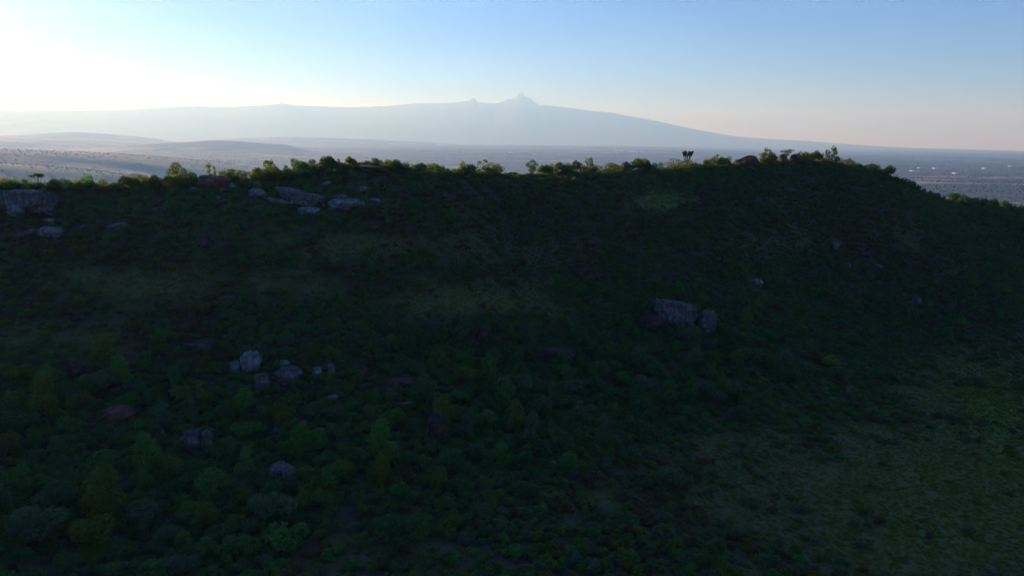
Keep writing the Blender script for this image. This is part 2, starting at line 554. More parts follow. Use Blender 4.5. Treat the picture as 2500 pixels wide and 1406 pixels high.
def leaf_mat(name, c0, c1, trans=0.52):
    m, nt, out = new_mat('foliage_' + name.replace(' ', '_').replace('-', '_'))
    oi = N(nt, 'ShaderNodeObjectInfo'); ge = N(nt, 'ShaderNodeNewGeometry')
    a = N(nt, 'ShaderNodeMath', operation='MULTIPLY_ADD')
    nt.links.new(ge.outputs['Random Per Island'], a.inputs[0]); a.inputs[1].default_value = 0.55
    b = N(nt, 'ShaderNodeMath', operation='MULTIPLY'); b.inputs[1].default_value = 0.45
    nt.links.new(oi.outputs['Random'], b.inputs[0]); nt.links.new(b.outputs[0], a.inputs[2])
    c = mixc(nt, a.outputs[0], c0, c1)
    d = N(nt, 'ShaderNodeBsdfPrincipled'); d.inputs['Roughness'].default_value = 0.62
    d.inputs['Specular IOR Level'].default_value = 0.25
    nt.links.new(c, d.inputs['Base Color'])
    tr = N(nt, 'ShaderNodeBsdfTranslucent')
    tc_ = mixc(nt, 0.5, c, (min(1, c1[0] * 2.5), min(1, c1[1] * 2.3), c1[2] * 0.6))
    nt.links.new(tc_, tr.inputs[0])
    mx = N(nt, 'ShaderNodeMixShader'); mx.inputs[0].default_value = trans
    nt.links.new(d.outputs[0], mx.inputs[1]); nt.links.new(tr.outputs[0], mx.inputs[2])
    nt.links.new(mx.outputs[0], out.inputs[0])
    return m


LM = {k: leaf_mat(k, *v) for k, v in LEAF.items()}

bark, nt, out = new_mat('bark')
tc = N(nt, 'ShaderNodeTexCoord')
bs = N(nt, 'ShaderNodeBsdfPrincipled'); bs.inputs['Roughness'].default_value = 0.9
nt.links.new(mixc(nt, noise(nt, mapping(nt, tc.outputs['Object'], (9, 9, 2)), 1.0, 5), (0.045, 0.034, 0.026), (0.16, 0.13, 0.10)), bs.inputs['Base Color'])
nt.links.new(bs.outputs[0], out.inputs[0])


def grass_mat(name, c0, c1):
    m, nt, out = new_mat(name)
    oi = N(nt, 'ShaderNodeObjectInfo'); ge = N(nt, 'ShaderNodeNewGeometry')
    c = mixc(nt, oi.outputs['Random'], c0, c1)
    c = mixc(nt, ge.outputs['Random Per Island'], c, tuple(x * 1.5 for x in c1))
    d = N(nt, 'ShaderNodeBsdfDiffuse'); tr = N(nt, 'ShaderNodeBsdfTranslucent')
    nt.links.new(c, d.inputs[0]); nt.links.new(c, tr.inputs[0])
    mx = N(nt, 'ShaderNodeMixShader'); mx.inputs[0].default_value = 0.3
    nt.links.new(d.outputs[0], mx.inputs[1]); nt.links.new(tr.outputs[0], mx.inputs[2])
    nt.links.new(mx.outputs[0], out.inputs[0])
    return m


GM = [grass_mat('grass_straw', (0.075, 0.068, 0.018), (0.15, 0.125, 0.034)),
      grass_mat('grass_olive', (0.062, 0.086, 0.014), (0.12, 0.14, 0.026)),
      grass_mat('grass_green', (0.044, 0.085, 0.009), (0.085, 0.135, 0.016))]


def rock_mat(name, low_c, high_c, lichen, lich_amt, streak=0.0, rust=0.25):
    m, nt, out = new_mat('rock_' + name)
    tc = N(nt, 'ShaderNodeTexCoord'); ob = tc.outputs['Object']
    bs = N(nt, 'ShaderNodeBsdfPrincipled'); bs.inputs['Roughness'].default_value = 0.9
    bs.inputs['Specular IOR Level'].default_value = 0.2
    n1 = noise(nt, ob, 0.7, 8, 0.72); n2 = noise(nt, ob, 1.1, 9, 0.74); n3 = noise(nt, ob, 0.45, 4, 0.6)
    base = mixc(nt, mrange(nt, n1, 0.3, 0.7), low_c, high_c)
    base = mixc(nt, mrange(nt, n3, 0.62 - 0.3 * rust, 0.72), base, (0.16, 0.075, 0.045))
    base = mixc(nt, mrange(nt, n2, 0.62 - 0.28 * lich_amt, 0.72 - 0.2 * lich_amt), base, lichen)
    if streak:
        s = noise(nt, mapping(nt, ob, (2.6, 2.6, 0.22)), 1.0, 7, 0.7)
        base = mixc(nt, mrange(nt, s, 0.40, 0.66), base, (0.026, 0.023, 0.025))
    nt.links.new(base, bs.inputs['Base Color'])
    bp = N(nt, 'ShaderNodeBump'); bp.inputs['Strength'].default_value = 0.8; bp.inputs['Distance'].default_value = 0.15
    nt.links.new(n2, bp.inputs['Height']); nt.links.new(bp.outputs[0], bs.inputs['Normal'])
    nt.links.new(bs.outputs[0], out.inputs[0])
    return m


RM = {'pale': rock_mat('pale', (0.06, 0.06, 0.066), (0.14, 0.14, 0.148), (0.20, 0.235, 0.27), 0.55, 0, 0.05),
      'grey': rock_mat('grey', (0.045, 0.042, 0.043), (0.105, 0.10, 0.10), (0.175, 0.195, 0.22), 0.38, 0, 0.1),
      'dark': rock_mat('dark', (0.022, 0.018, 0.020), (0.055, 0.043, 0.043), (0.10, 0.10, 0.105), 0.1, 0, 0.3),
      'rust': rock_mat('rust', (0.07, 0.042, 0.036), (0.15, 0.088, 0.07), (0.17, 0.15, 0.145), 0.2, 0, 0.7),
      'streak': rock_mat('streak', (0.065, 0.062, 0.066), (0.14, 0.135, 0.135), (0.175, 0.205, 0.24), 0.5, 1.0, 0.08)}


# ------------------------------------------------------------------ foliage shapes
def leaves(lobes, n, leaf, r, inner=0.75, flat=0.0, bottom=0.03):
    """Leaf-spray quads over the shells of overlapping lobes (cx,cy,cz,rx,ry,rz)."""
    L = np.array(lobes, float)
    w = (L[:, 3] * L[:, 4] + L[:, 4] * L[:, 5] + L[:, 3] * L[:, 5]); w /= w.sum()
    k = r.choice(len(L), n * 2, p=w)
    d = r.normal(size=(n * 2, 3)); d[:, 2] = np.where(d[:, 2] < 0, d[:, 2] * 0.55, d[:, 2]); d /= np.linalg.norm(d, axis=1)[:, None]
    rad = inner + (1.06 - inner) * r.random(n * 2) ** 0.6
    P = L[k, :3] + d * L[k, 3:] * rad[:, None]
    # drop leaves lying deep inside another lobe
    q = np.linalg.norm((P[:, None] - L[None, :, :3]) / L[None, :, 3:], axis=-1).min(1)
    ok = np.where((q > inner * 0.72) & (P[:, 2] > bottom))[0][:n]
    P = P[ok]; d = d[ok]
    nrm = d + r.normal(size=d.shape) * 0.55 + np.array([0, 0, 0.25]); nrm /= np.linalg.norm(nrm, axis=1)[:, None]
    u = np.cross(nrm, r.normal(size=d.shape)); u /= np.linalg.norm(u, axis=1)[:, None]
    v = np.cross(nrm, u)
    s = leaf * (0.55 + 0.9 * r.random(len(P)))[:, None]
    V = np.stack([P - u * s, P - v * s * 0.55 + nrm * s * 0.15, P + u * s, P + v * s * 0.55 + nrm * s * 0.15], 1).reshape(-1, 3)
    return V, np.arange(len(V)).reshape(-1, 4)


def lobed(kind, r):
    lb = []
    if kind == 'domed':
        for _ in range(11):
            a = r.random() * 6.283; q = 0.30 * r.random() ** 0.5
            s = 0.09 + 0.14 * r.random()
            lb.append((q * 1.1 * math.cos(a), q * 1.1 * math.sin(a), 0.2 + 0.38 * (1 - (q / 0.36) ** 2) * r.random() ** 0.4, s, s, s * 0.85))
    elif kind == 'upright':
        for _ in range(10):
            a = r.random() * 6.283; q = 0.24 * r.random() ** 0.5; h = r.random()
            s = 0.13 + 0.1 * r.random()
            lb.append((q * math.cos(a) * (1.1 - 0.5 * h), q * math.sin(a) * (1.1 - 0.5 * h), 0.25 + 0.72 * h, s, s, s * 1.15))
    elif kind == 'spreading':
        for _ in range(13):
            a = r.random() * 6.283; q = 0.38 * r.random() ** 0.5
            s = 0.10 + 0.08 * r.random()
            lb.append((q * math.cos(a), q * math.sin(a), 0.16 + 0.24 * r.random(), s * 1.2, s * 1.2, s * 0.75))
    elif kind == 'ragged':
        for _ in range(15):
            a = r.random() * 6.283; q = 0.40 * r.random() ** 0.6
            s = 0.06 + 0.08 * r.random()
            lb.append((q * math.cos(a), q * math.sin(a), 0.12 + 0.6 * r.random() * (1 - q), s, s, s * 1.1))
    elif kind == 'low':
        for _ in range(8):
            a = r.random() * 6.283; q = 0.34 * r.random() ** 0.5
            s = 0.12 + 0.09 * r.random()
            lb.append((q * math.cos(a), q * math.sin(a), 0.10 + 0.16 * r.random(), s * 1.1, s * 1.1, s))
    return lb


def stems_mesh(kind, r, name='stem'):
    parts = []
    n = {'upright': 3, 'domed': 5, 'spreading': 5, 'ragged': 7, 'low': 4}[kind]
    top = {'upright': 0.8, 'domed': 0.45, 'spreading': 0.3, 'ragged': 0.5, 'low': 0.22}[kind]
    for k in range(n):
        a = 6.283 * (k + 0.6 * r.random()) / n; q = (0.10 + 0.2 * r.random()) * (0.6 if kind == 'upright' else 1)
        p = [(0.02 * math.cos(a), 0.02 * math.sin(a), -0.12), (q * 0.35 * math.cos(a), q * 0.35 * math.sin(a), top * 0.45), (q * math.cos(a + 0.2), q * math.sin(a + 0.2), top)]
        parts.append(tube(p, [0.022, 0.014, 0.006], 5))
    V, Fc = join(parts)
    return np_mesh(name, V, Fc, bark, True)


SHAPES = {}
SHAPE_ADJ = {'domed': 'domed', 'upright': 'upright', 'spreading': 'spreading', 'ragged': 'ragged'}
for kind, cnt, nl, lf in (('domed', 4, 950, 0.040), ('upright', 3, 900, 0.042), ('spreading', 3, 850, 0.040), ('ragged', 4, 620, 0.038)):
    SHAPES[kind] = []
    for s in range(cnt):
        r = np.random.default_rng(100 + 17 * s + len(kind))
        SHAPES[kind].append((leaves(lobed(kind, r), nl, lf, r), stems_mesh(kind, r)))
_fol = {}


def foliage_mesh(kind, s, colour):
    key = (kind, s, colour)
    if key not in _fol:
        (V, Fc), _ = SHAPES[kind][s]
        _fol[key] = np_mesh('foliage', V, Fc, LM[colour])
    return _fol[key]


def make_bush(loc, dia, hfac, rot, kind, s, colour, name='bush', tilt=(0, 0)):
    e = bpy.data.objects.new(name, None)
    e.location = loc; e.rotation_euler = (tilt[0], tilt[1], rot); e.scale = (dia, dia, dia * hfac)
    e.empty_display_size = 0.2
    col.objects.link(e)
    link('foliage', foliage_mesh(kind, s, colour), e)
    link('stem', SHAPES[kind][s][1], e)
    return e


# ------------------------------------------------------------------ rocks
import bmesh
_bm = bmesh.new(); bmesh.ops.create_icosphere(_bm, subdivisions=5, radius=1.0)
ICO_V = np.array([v.co for v in _bm.verts]); ICO_F = np.array([[v.index for v in f.verts] for f in _bm.faces]); _bm.free()


def rock_mesh(seed, style, mat):
    r = np.random.default_rng(seed)
    V = ICO_V.copy()
    if style == 'block':
        V = np.sign(V) * np.abs(V) ** 0.62; cuts = 16
    elif style == 'slab':
        V[:, :2] = np.sign(V[:, :2]) * np.abs(V[:, :2]) ** 0.7; V[:, 2] = np.sign(V[:, 2]) * np.abs(V[:, 2]) ** 0.45; cuts = 12
    elif style == 'cliff':
        V = np.sign(V) * np.abs(V) ** 0.5; cuts = 8
    else:
        cuts = 9
    for _ in range(cuts):
        n = r.normal(size=3); n[2] *= 0.55; n /= np.linalg.norm(n)
        d = V @ n; lim = d.max() * (0.70 + 0.2 * r.random())
        V = V - np.outer(np.maximum(d - lim, 0), n) * 0.93
    off = r.random(3) * 50
    disp = np.empty(len(V))
    for i, v in enumerate(ICO_V):
        p = Vector(v * 1.3 + off)
        dd = mnoise.voronoi(p * 1.15)[0]
        crack = min(1.0, (dd[1] - dd[0]) * 7.0)
        dd2 = mnoise.voronoi(Vector((p.x * 1.6, p.y * 1.6, p.z * 3.6)))[0]
        crack2 = min(1.0, (dd2[1] - dd2[0]) * 6.0)
        disp[i] = 0.10 * mnoise.noise(p) + 0.06 * mnoise.noise(p * 2.7) + 0.05 * mnoise.noise(p * 6.1) - 0.20 * (1 - crack) - 0.09 * (1 - crack2)
    V = V * (1 + disp[:, None] * (0.9 if style != 'slab' else 0.6))
    if style == 'cliff':      # upright ribs and a few ledges
        V[:, 0:2] *= 1 + (0.05 * np.sin(V[:, 0] * 14 + 3 * np.sin(V[:, 2] * 2)) + 0.03 * np.sin(V[:, 2] * 11 + V[:, 0] * 3))[:, None]
    if style in ('slab', 'block'):
        V[:, 0:2] *= 1 + (0.035 * np.sign(np.sin(V[:, 2] * 7 + seed)))[:, None]
    V /= (V.max(0) - V.min(0))
    V -= (V.max(0) + V.min(0)) / 2
    return V


# px, py (centre), width, height (photo pixels), depth ratio, style, material, lean deg, short phrase, label
ROCKS = [
    (58, 490, 160, 44, .45, 'cliff', 'streak', 2, 'long streaked cliff', 'long grey streaked cliff band below the ridge beside a round boulder'),
    (40, 516, 40, 28, .9, 'round', 'pale', 0, 'round pale boulder', 'round pale boulder standing under the long streaked cliff'),
    (100, 514, 62, 24, .6, 'block', 'grey', 4, 'ledge under the cliff', 'broken grey ledge under the cliff next to the round pale boulder'),
    (120, 541, 22, 11, .8, 'block', 'pale', 0, 'little pale block', 'little pale rock block standing clear below the long cliff'),
    (52, 572, 88, 14, .6, 'slab', 'grey', -17, 'tilted grey slab', 'long thin grey slab tilted up towards a pale hump below the cliff'),
    (122, 569, 66, 26, .7, 'round', 'pale', 0, 'pale hump', 'broad pale rock hump at the upper end of the tilted slab'),
    (204, 556, 36, 9, .6, 'slab', 'grey', -24, 'short tilted slab', 'short tilted grey slab lying alone between hump and overhang'),
    (285, 551, 62, 14, .7, 'slab', 'grey', -12, 'overhanging slab', 'grey slab overhanging a dark hollow on the upper slope'),
    (388, 494, 22, 11, .8, 'block', 'rust', 0, 'small reddish block', 'small reddish rock block above a flat pale stone'),
    (378, 511, 18, 7, .8, 'slab', 'pale', -8, 'flat pale stone', 'flat pale stone just below the small reddish block'),
    (518, 447, 96, 34, .7, 'round', 'rust', 3, 'red rocky knob', 'big reddish rock knob crowned by slim bushes on the crest'),
    (562, 457, 28, 16, .8, 'round', 'pale', 0, 'pale knob boulder', 'pale rounded boulder against the foot of the red knob'),
    (543, 465, 22, 12, .8, 'block', 'rust', 0, 'brown foot block', 'brown block wedged under the red rocky knob'),
    (472, 462, 15, 8, .8, 'block', 'pale', 0, 'small pale stone', 'small pale stone on the slope beside the red knob, furthest from boulder'),
    (506, 461, 24, 8, .7, 'slab', 'grey', 0, 'thin grey ledge', 'thin grey ledge beneath the middle of the red knob'),
    (532, 483, 14, 9, .8, 'block', 'pale', 0, 'lowest knob stone', 'pale stone lying lowest of the rocks below the red knob'),
    (498, 592, 34, 30, .8, 'block', 'dark', 0, 'purplish lone rock', 'lone dark purplish rock amid plain scrub halfway up the slope'),
    (626, 473, 46, 20, .7, 'round', 'pale', 5, 'speckled boulder', 'speckled pale boulder at the upper end of the curving ledge'),
    (680, 489, 78, 9, .8, 'slab', 'pale', 10, 'curving ledge', 'thin pale curving ledge running below the big striped slab'),
    (730, 476, 126, 40, .6, 'slab', 'streak', 13, 'big striped slab', 'biggest dark-striped slab dipping down the upper slope'),
    (757, 512, 62, 20, .8, 'slab', 'pale', 2, 'low shelf rock', 'low pale shelf rock just under the big striped slab'),
    (838, 492, 86, 26, .8, 'slab', 'pale', -2, 'broad bright slab', 'broad bright flat slab next to the lower end of striped slab'),
    (828, 484, 44, 14, .8, 'block', 'grey', -6, 'block on the slab', 'grey block sitting on top of the broad bright slab'),
    (795, 449, 28, 10, .7, 'slab', 'pale', -20, 'tilted bright chip', 'small tilted bright rock above the big striped slab'),
    (887, 463, 30, 14, .8, 'block', 'pale', 0, 'bright upper block', 'bright rock block uphill of the broad bright slab'),
    (875, 450, 12, 8, .8, 'round', 'grey', 0, 'tiny grey stone', 'tiny grey stone above the bright upper block'),
    (913, 488, 32, 10, .8, 'slab', 'pale', 6, 'end flagstone', 'pale flagstone at the far end of the bright slab group'),
    (884, 497, 13, 13, .8, 'block', 'pale', 0, 'upright bright stone', 'upright bright stone off the edge of the broad bright slab'),
    (838, 514, 32, 9, .8, 'slab', 'grey', -10, 'lower flagstone', 'grey flagstone downhill of the broad bright slab'),
    (905, 408, 92, 16, .6, 'slab', 'dark', 2, 'crest slab', 'long dark slab lying on the crest between bushes'),
    (778, 411, 26, 12, .7, 'round', 'rust', 0, 'rusty crest stone', 'rusty rounded stone on the crest beside the big bush pair'),
    (1212, 405, 26, 9, .7, 'slab', 'dark', -3, 'flat crest block', 'flat dark block on the skyline near the leaning tree'),
    (1252, 411, 28, 11, .7, 'slab', 'dark', 0, 'second flat crest block', 'flat dark block on the skyline next to the spiky tree'),
    (1185, 425, 22, 10, .7, 'slab', 'rust', 4, 'stone under leaning tree', 'low reddish stone just below the leaning skyline tree'),
    (1530, 402, 36, 22, .9, 'round', 'rust', 0, 'domed skyline boulder', 'small domed boulder on the skyline with a bush at its side'),
    (1824, 393, 66, 28, .7, 'round', 'rust', -4, 'big skyline boulder', 'biggest reddish boulder humped on the skyline'),
    (1912, 382, 20, 18, .8, 'round', 'rust', 0, 'first summit boulder', 'rounded summit boulder with a flat-topped bush over it'),
    (1938, 385, 20, 18, .8, 'round', 'dark', 0, 'second summit boulder', 'dark summit boulder on the downhill side of the rounded one'),
    (1375, 430, 26, 8, .7, 'slab', 'dark', 0, 'dark crest ledge', 'dark low ledge in scrub just below the middle of the crest'),
    (2039, 601, 20, 20, .8, 'block', 'pale', 0, 'pale-topped rock', 'pale-topped rock poking from thick scrub on the far flank'),
    (2094, 599, 9, 8, .8, 'round', 'grey', 0, 'grey pebble rock', 'small grey rock out past the pale-topped one'),
    (1926, 588, 22, 9, .7, 'slab', 'rust', 18, 'fawn tilted rock', 'fawn tilted rock lying in dry grass uphill of the thick scrub'),
    (2138, 645, 34, 8, .6, 'slab', 'pale', 22, 'thin pale streak of rock', 'thin pale rock slanting downhill on the far flank'),
    (2072, 650, 9, 11, .8, 'block', 'pale', 0, 'pale chip', 'small upright pale rock below the pale-topped rock'),
    (1850, 691, 32, 18, .8, 'round', 'pale', 0, 'bluish hump', 'pale hump of rock in scrub uphill of the streaked bluff'),
    (2207, 722, 13, 12, .8, 'round', 'rust', 0, 'brownish stone', 'brownish stone in dense scrub on the far flank'),
    (2243, 734, 12, 12, .8, 'block', 'pale', 0, 'bluish stone', 'bluish pale stone next to the brownish one'),
    (1648, 768, 112, 62, .5, 'cliff', 'streak', 0, 'streaked bluff', 'tall streaked bluff with grass on top on the middle slope'),
    (1724, 790, 46, 58, .6, 'block', 'grey', 8, 'bluff shoulder', 'grey shoulder of rock leaning against the streaked bluff'),
    (1590, 790, 64, 36, .6, 'block', 'dark', -6, 'dark bluff flank', 'dark broken rock flank at the side of the streaked bluff'),
    (612, 886, 60, 50, .8, 'block', 'pale', 0, 'flat-topped pale boulder', 'tallest flat-topped pale boulder rising from the bushes'),
    (574, 897, 32, 28, .8, 'block', 'pale', 0, 'pale side block', 'pale side block against the flat-topped boulder'),
    (640, 936, 36, 44, .8, 'block', 'grey', 0, 'grey pillar rock', 'grey pillar rock just below the flat-topped pale boulder'),
    (702, 920, 68, 40, .8, 'block', 'grey', 3, 'square-cut block', 'wide square-cut grey block beside the flat-topped boulder'),
    (693, 891, 28, 18, .8, 'round', 'pale', 0, 'perched pale stone', 'pale stone perched behind the square-cut block'),
    (775, 909, 26, 24, .8, 'block', 'pale', -12, 'leaning pale wedge', 'pale wedge of rock leaning between square block and upright stone'),
    (810, 906, 18, 32, .8, 'block', 'pale', 0, 'tall pale stone', 'tall narrow pale stone next to the leaning wedge'),
    (812, 968, 28, 13, .8, 'slab', 'pale', 0, 'bright flat stone', 'bright flat stone in the open below the tall pale stone'),
    (891, 905, 16, 14, .8, 'block', 'rust', 20, 'fawn chip', 'fawn chip of rock beside the dark ledges'),
    (960, 926, 116, 15, .6, 'slab', 'dark', -3, 'long dark ledge', 'long dark rock ledge crossing dry grass on the slope'),
    (945, 953, 70, 14, .6, 'slab', 'dark', 3, 'lower dark ledge', 'shorter dark rock ledge just under the long dark ledge'),
    (985, 985, 40, 10, .7, 'slab', 'rust', -8, 'pinkish flat rock', 'pinkish flat rock partly covered by a bush below the ledges'),
    (1066, 1048, 50, 66, .8, 'block', 'dark', 5, 'dark upright boulder', 'dark upright boulder enclosed by tall bushes'),
    (740, 1033, 22, 13, .8, 'round', 'grey', 0, 'grey half-hidden stone', 'grey stone half hidden in bushes below the square-cut block'),
    (675, 1050, 14, 17, .8, 'round', 'pale', 0, 'egg-shaped pale stone', 'egg-shaped pale stone among dense bushes'),
    (466, 1078, 48, 54, .8, 'block', 'grey', 4, 'split grey boulder', 'split grey boulder with pale edges among tall bushes'),
    (506, 1080, 24, 50, .8, 'block', 'grey', -4, 'slim grey rock', 'slim upright grey rock next to the split boulder'),
    (694, 1150, 74, 42, .8, 'slab', 'streak', 14, 'sloping streaked rock', 'sloping pale-streaked rock above a round bush'),
    (282, 1002, 76, 40, .8, 'slab', 'rust', -8, 'reddish overhang', 'reddish flat-topped rock overhanging a yellowish bush'),
    (437, 1028, 16, 12, .8, 'round', 'grey', 0, 'small fawn stone', 'small fawn stone uphill of the split boulder'),
    (397, 1055, 14, 13, .8, 'round', 'pale', 0, 'small bluish stone', 'small bluish stone beside the split boulder'),
    (186, 908, 42, 34, .8, 'block', 'dark', 0, 'dark bush-hidden rock', 'dark rock half buried in bushes uphill of the reddish overhang'),
    (306, 890, 34, 11, .7, 'slab', 'rust', -6, 'rusty streak rock', 'low rusty slab in brown scrub uphill of the dark rock'),
    (1176, 816, 32, 34, .7, 'block', 'dark', 0, 'dark knuckle', 'dark knuckle of rock in dry scrub on the middle slope'),
    (1358, 862, 92, 46, .6, 'slab', 'dark', 10, 'broken dark ledges', 'broken dark rock ledges between tall bushes on the middle slope'),
    (490, 842, 76, 26, .6, 'slab', 'dark', 2, 'dark upper ledge', 'dark rock ledge uphill of the flat-topped pale boulder'),
    (195, 1140, 36, 14, .8, 'slab', 'dark', -10, 'dim sunken rock', 'dim sunken rock in the gap between big bushes'),
]
rock_rec = []
for k, (px, py, w, h, dr, style, mk, lean, short, label) in enumerate(ROCKS):
    if 380 < py < 412:
        b = hit(px, max(py + h * 0.5, float(np.interp(px, crest_px, crest_py)) + 1.0))
    else:
        b = hit(px, py + h * 0.42)
    _, _, dep = project(b)
    if 380 < py < 412:
        h = h + min(max(float(project(b)[1]) - (py + h * 0.5), 0.0), 5.0)
    Wm, Hm = w * dep / F * 0.98, h * dep / F * (0.95 if style == 'slab' else 1.15)
    V = rock_mesh(300 + k, style, mk) * np.array([Wm, max(Wm * dr, Hm * 0.7), Hm])
    o = link('rock_cliff' if style == 'cliff' else ('flat_rock' if style == 'slab' else 'boulder'), np_mesh('rock', V, ICO_F, RM[mk], False))
    o.rotation_euler = (math.radians(random.uniform(-6, 6)), math.radians(lean), math.radians(random.uniform(-14, 14)))
    o.location = (b[0], b[1] + 0.25 * V[:, 1].max(), b[2] + Hm * (0.16 if style == 'slab' else 0.34))
    tag(o, label, 'cliff' if style == 'cliff' else ('rock slab' if style == 'slab' else 'boulder'), 'rock outcrops on the hillside')
    rock_rec.append((px, py, w, h, np.array(o.location), dep, short))

STONES = [('red rocky knob', 'grey', 7), ('big striped slab', 'pale', 6), ('broad bright slab', 'pale', 6), ('long streaked cliff', 'grey', 6), ('pale hump', 'grey', 5), ('flat-topped pale boulder', 'pale', 5),
          ('square-cut block', 'grey', 5), ('streaked bluff', 'grey', 5), ('long dark ledge', 'dark', 5), ('split grey boulder', 'grey', 3), ('reddish overhang', 'rust', 3)]
rs = np.random.default_rng(8)
for (near_s, mk, cnt) in STONES:
    rx, ry, w, h, loc, rd, _ = next(q for q in rock_rec if q[6] == near_s)
    proto = rock_mesh(900 + cnt + len(near_s), 'block', mk)
    sm = np_mesh('stone', proto, ICO_F, RM[mk], False)
    spots = sorted(((rx + rs.normal() * w * 0.6, ry + h * (0.35 + 0.5 * rs.random())) for _ in range(cnt)), key=lambda q: math.hypot(q[0] - rx, q[1] - ry))
    for nth, (qx, qy) in enumerate(spots):
        b = hit(qx, qy)
        wpx = 6 + 9 * rs.random(); k = project(b)[2] / F
        o = link('stone', sm)
        o.scale = (wpx * k, wpx * k * 0.8, wpx * k * (0.35 + 0.4 * rs.random()))
        o.rotation_euler = (rs.normal() * 0.2, rs.normal() * 0.25, rs.random() * 6.28)
        o.location = (b[0], b[1], b[2] + 0.08 * wpx * k)
        tag(o, ('nearest', 'second', 'third', 'fourth', 'fifth', 'sixth', 'seventh')[nth] + ' small loose stone lying out from the ' + near_s, 'stone', 'loose stones by the ' + near_s)
        sx, sy, _d = project(b)
        rock_rec.append((float(sx), float(sy) - wpx * 0.2, wpx, wpx * 0.6, np.array(b), float(_d), ''))

# a dead pale branch leaning against the striped slab
b = hit(668, 474); dep = project(b)[2]; k_ = dep / F
V, Fc = join([tube([(0, 0, -.3), (5 * k_, .2, 9 * k_), (9 * k_, .1, 17 * k_), (10 * k_, 0, 26 * k_)], [.16, .13, .1, .04]),
              tube([(8 * k_, .1, 15 * k_), (3 * k_, .3, 11 * k_), (-1 * k_, .3, 4 * k_)], [.1, .07, .04])])
pale_bark, nt, out = new_mat('dead_wood')
bs = N(nt, 'ShaderNodeBsdfPrincipled'); bs.inputs['Roughness'].default_value = 0.9
tc = N(nt, 'ShaderNodeTexCoord')
nt.links.new(mixc(nt, noise(nt, mapping(nt, tc.outputs['Object'], (6, 6, 1.5)), 1.0, 4), (0.16, 0.13, 0.11), (0.34, 0.29, 0.25)), bs.inputs['Base Color'])
nt.links.new(bs.outputs[0], out.inputs[0])
o = link('dead_branch', np_mesh('dead_branch', V, Fc, pale_bark, True)); o.location = b
tag(o, 'bare pale dead branch propped against the big striped slab', 'branch')

# ------------------------------------------------------------------ trees and bushes of the skyline
def px_tree(name, px, base, lobes_px, n, leaf_m, colour, label, trunk_px=None, inner=0.72, group='trees and bushes along the ridge crest', cat='tree', seed=1):
    """A tree given by lobes (dx, height above base, rx, rz) in photo pixels at its place."""
    r = np.random.default_rng(seed + int(px))
    b = hit(px, base); k = project(b)[2] / F
    lift = max(float(project(b)[1]) - base, 0.0) + 2.0      # stands a little behind the crest: the stem is that much longer
    lobes_px = [(dx, hz + lift, rx * 1.08, rz * 1.08) for (dx, hz, rx, rz) in lobes_px]
    if trunk_px:
        trunk_px = [[(x, z + lift if z > 0 else z, q) for (x, z, q) in ln] for ln in trunk_px]
    e = bpy.data.objects.new(name, None); e.location = b; e.empty_display_size = 0.3; col.objects.link(e)
    L = []
    for (dx, hz, rx, rz) in lobes_px:
        for _ in range(3):
            L.append((dx * k + r.normal() * rx * k * 0.35, r.normal() * rx * k * 0.5, hz * k + r.normal() * rz * k * 0.3, rx * k * 0.75, rx * k * 0.8, rz * k * 0.75))
    V, Fc = leaves(L, n, leaf_m, r, inner, bottom=-0.2)
    link('crown', np_mesh('crown', V, Fc, LM[colour]), e)
    tp = trunk_px or [[(0, -4, 1.6), (lobes_px[0][0] * 0.5, lobes_px[0][1] * 0.5, 1.2), (lobes_px[0][0], lobes_px[0][1], 0.5)]]
    parts = []
    for line in tp:
        parts.append(tube([(x * k, 0.05 * i, z * k) for i, (x, z, _) in enumerate(line)], [q * k for _, _, q in line], 6))
    for (dx, hz, rx, rz) in lobes_px[1:]:
        parts.append(tube([(0, 0, -2 * k), (dx * k * 0.6, 0, hz * k * 0.55), (dx * k, 0, hz * k)], [0.7 * k, 0.5 * k, 0.2 * k], 5))
    V, Fc = join(parts)
    link('trunk', np_mesh('trunk', V, Fc, bark, True), e)
    tag(e, label, cat, group)
    return e


px_tree('umbrella_tree', 93, 446, [(0, 17, 12, 4), (-10, 13, 6, 3), (11, 13, 7, 3)], 700, 0.13, 'dark green', 'small dark umbrella-shaped tree rising from the lit crest hedge', inner=0.5)
px_tree('crest_tree', 345, 464, [(-4, 28, 20, 10), (-24, 18, 14, 10), (20, 20, 16, 10), (0, 10, 28, 8)], 2200, 0.17, 'olive', 'big rounded olive tree on the crest next to the tall leafy tree')
px_tree('crest_tree', 437, 447, [(-4, 38, 13, 9), (-13, 24, 12, 12), (8, 24, 16, 11), (26, 18, 14, 9), (0, 8, 26, 7)], 2600, 0.16, 'olive', 'tallest leafy tree on the crest beside the red rocky knob')
px_tree('slim_tree', 512, 434, [(0, 24, 6, 8), (-1, 12, 5, 6), (3, 4, 7, 3)], 620, 0.12, 'yellow-green', 'slim bright tree, tallest of three on the red knob')
px_tree('slim_tree', 525, 434, [(0, 20, 3, 6), (0, 10, 3.5, 6)], 320, 0.11, 'yellow-green', 'narrowest slim tree, middle of three on the red knob')
px_tree('slim_tree', 537, 434, [(2, 9, 8, 5), (8, 12, 5, 4)], 420, 0.12, 'yellow-green', 'squat bright tree, lowest of three on the red knob')
px_tree('crest_tree', 567, 436, [(0, 19, 8, 4.5), (-3, 8, 8, 5)], 640, 0.14, 'mid green', 'small tree with a rounded head just past the red knob')
px_tree('crest_tree', 596, 445, [(-8, 16, 14, 8), (12, 14, 14, 8), (0, 6, 24, 6)], 1500, 0.16, 'olive', 'wide low tree on the crest past the red knob')
px_tree('slim_tree', 655, 424, [(0, 25, 7, 5), (7, 20, 4, 3)], 460, 0.13, 'mid green', 'small round-headed tree poking above the broad dense tree')
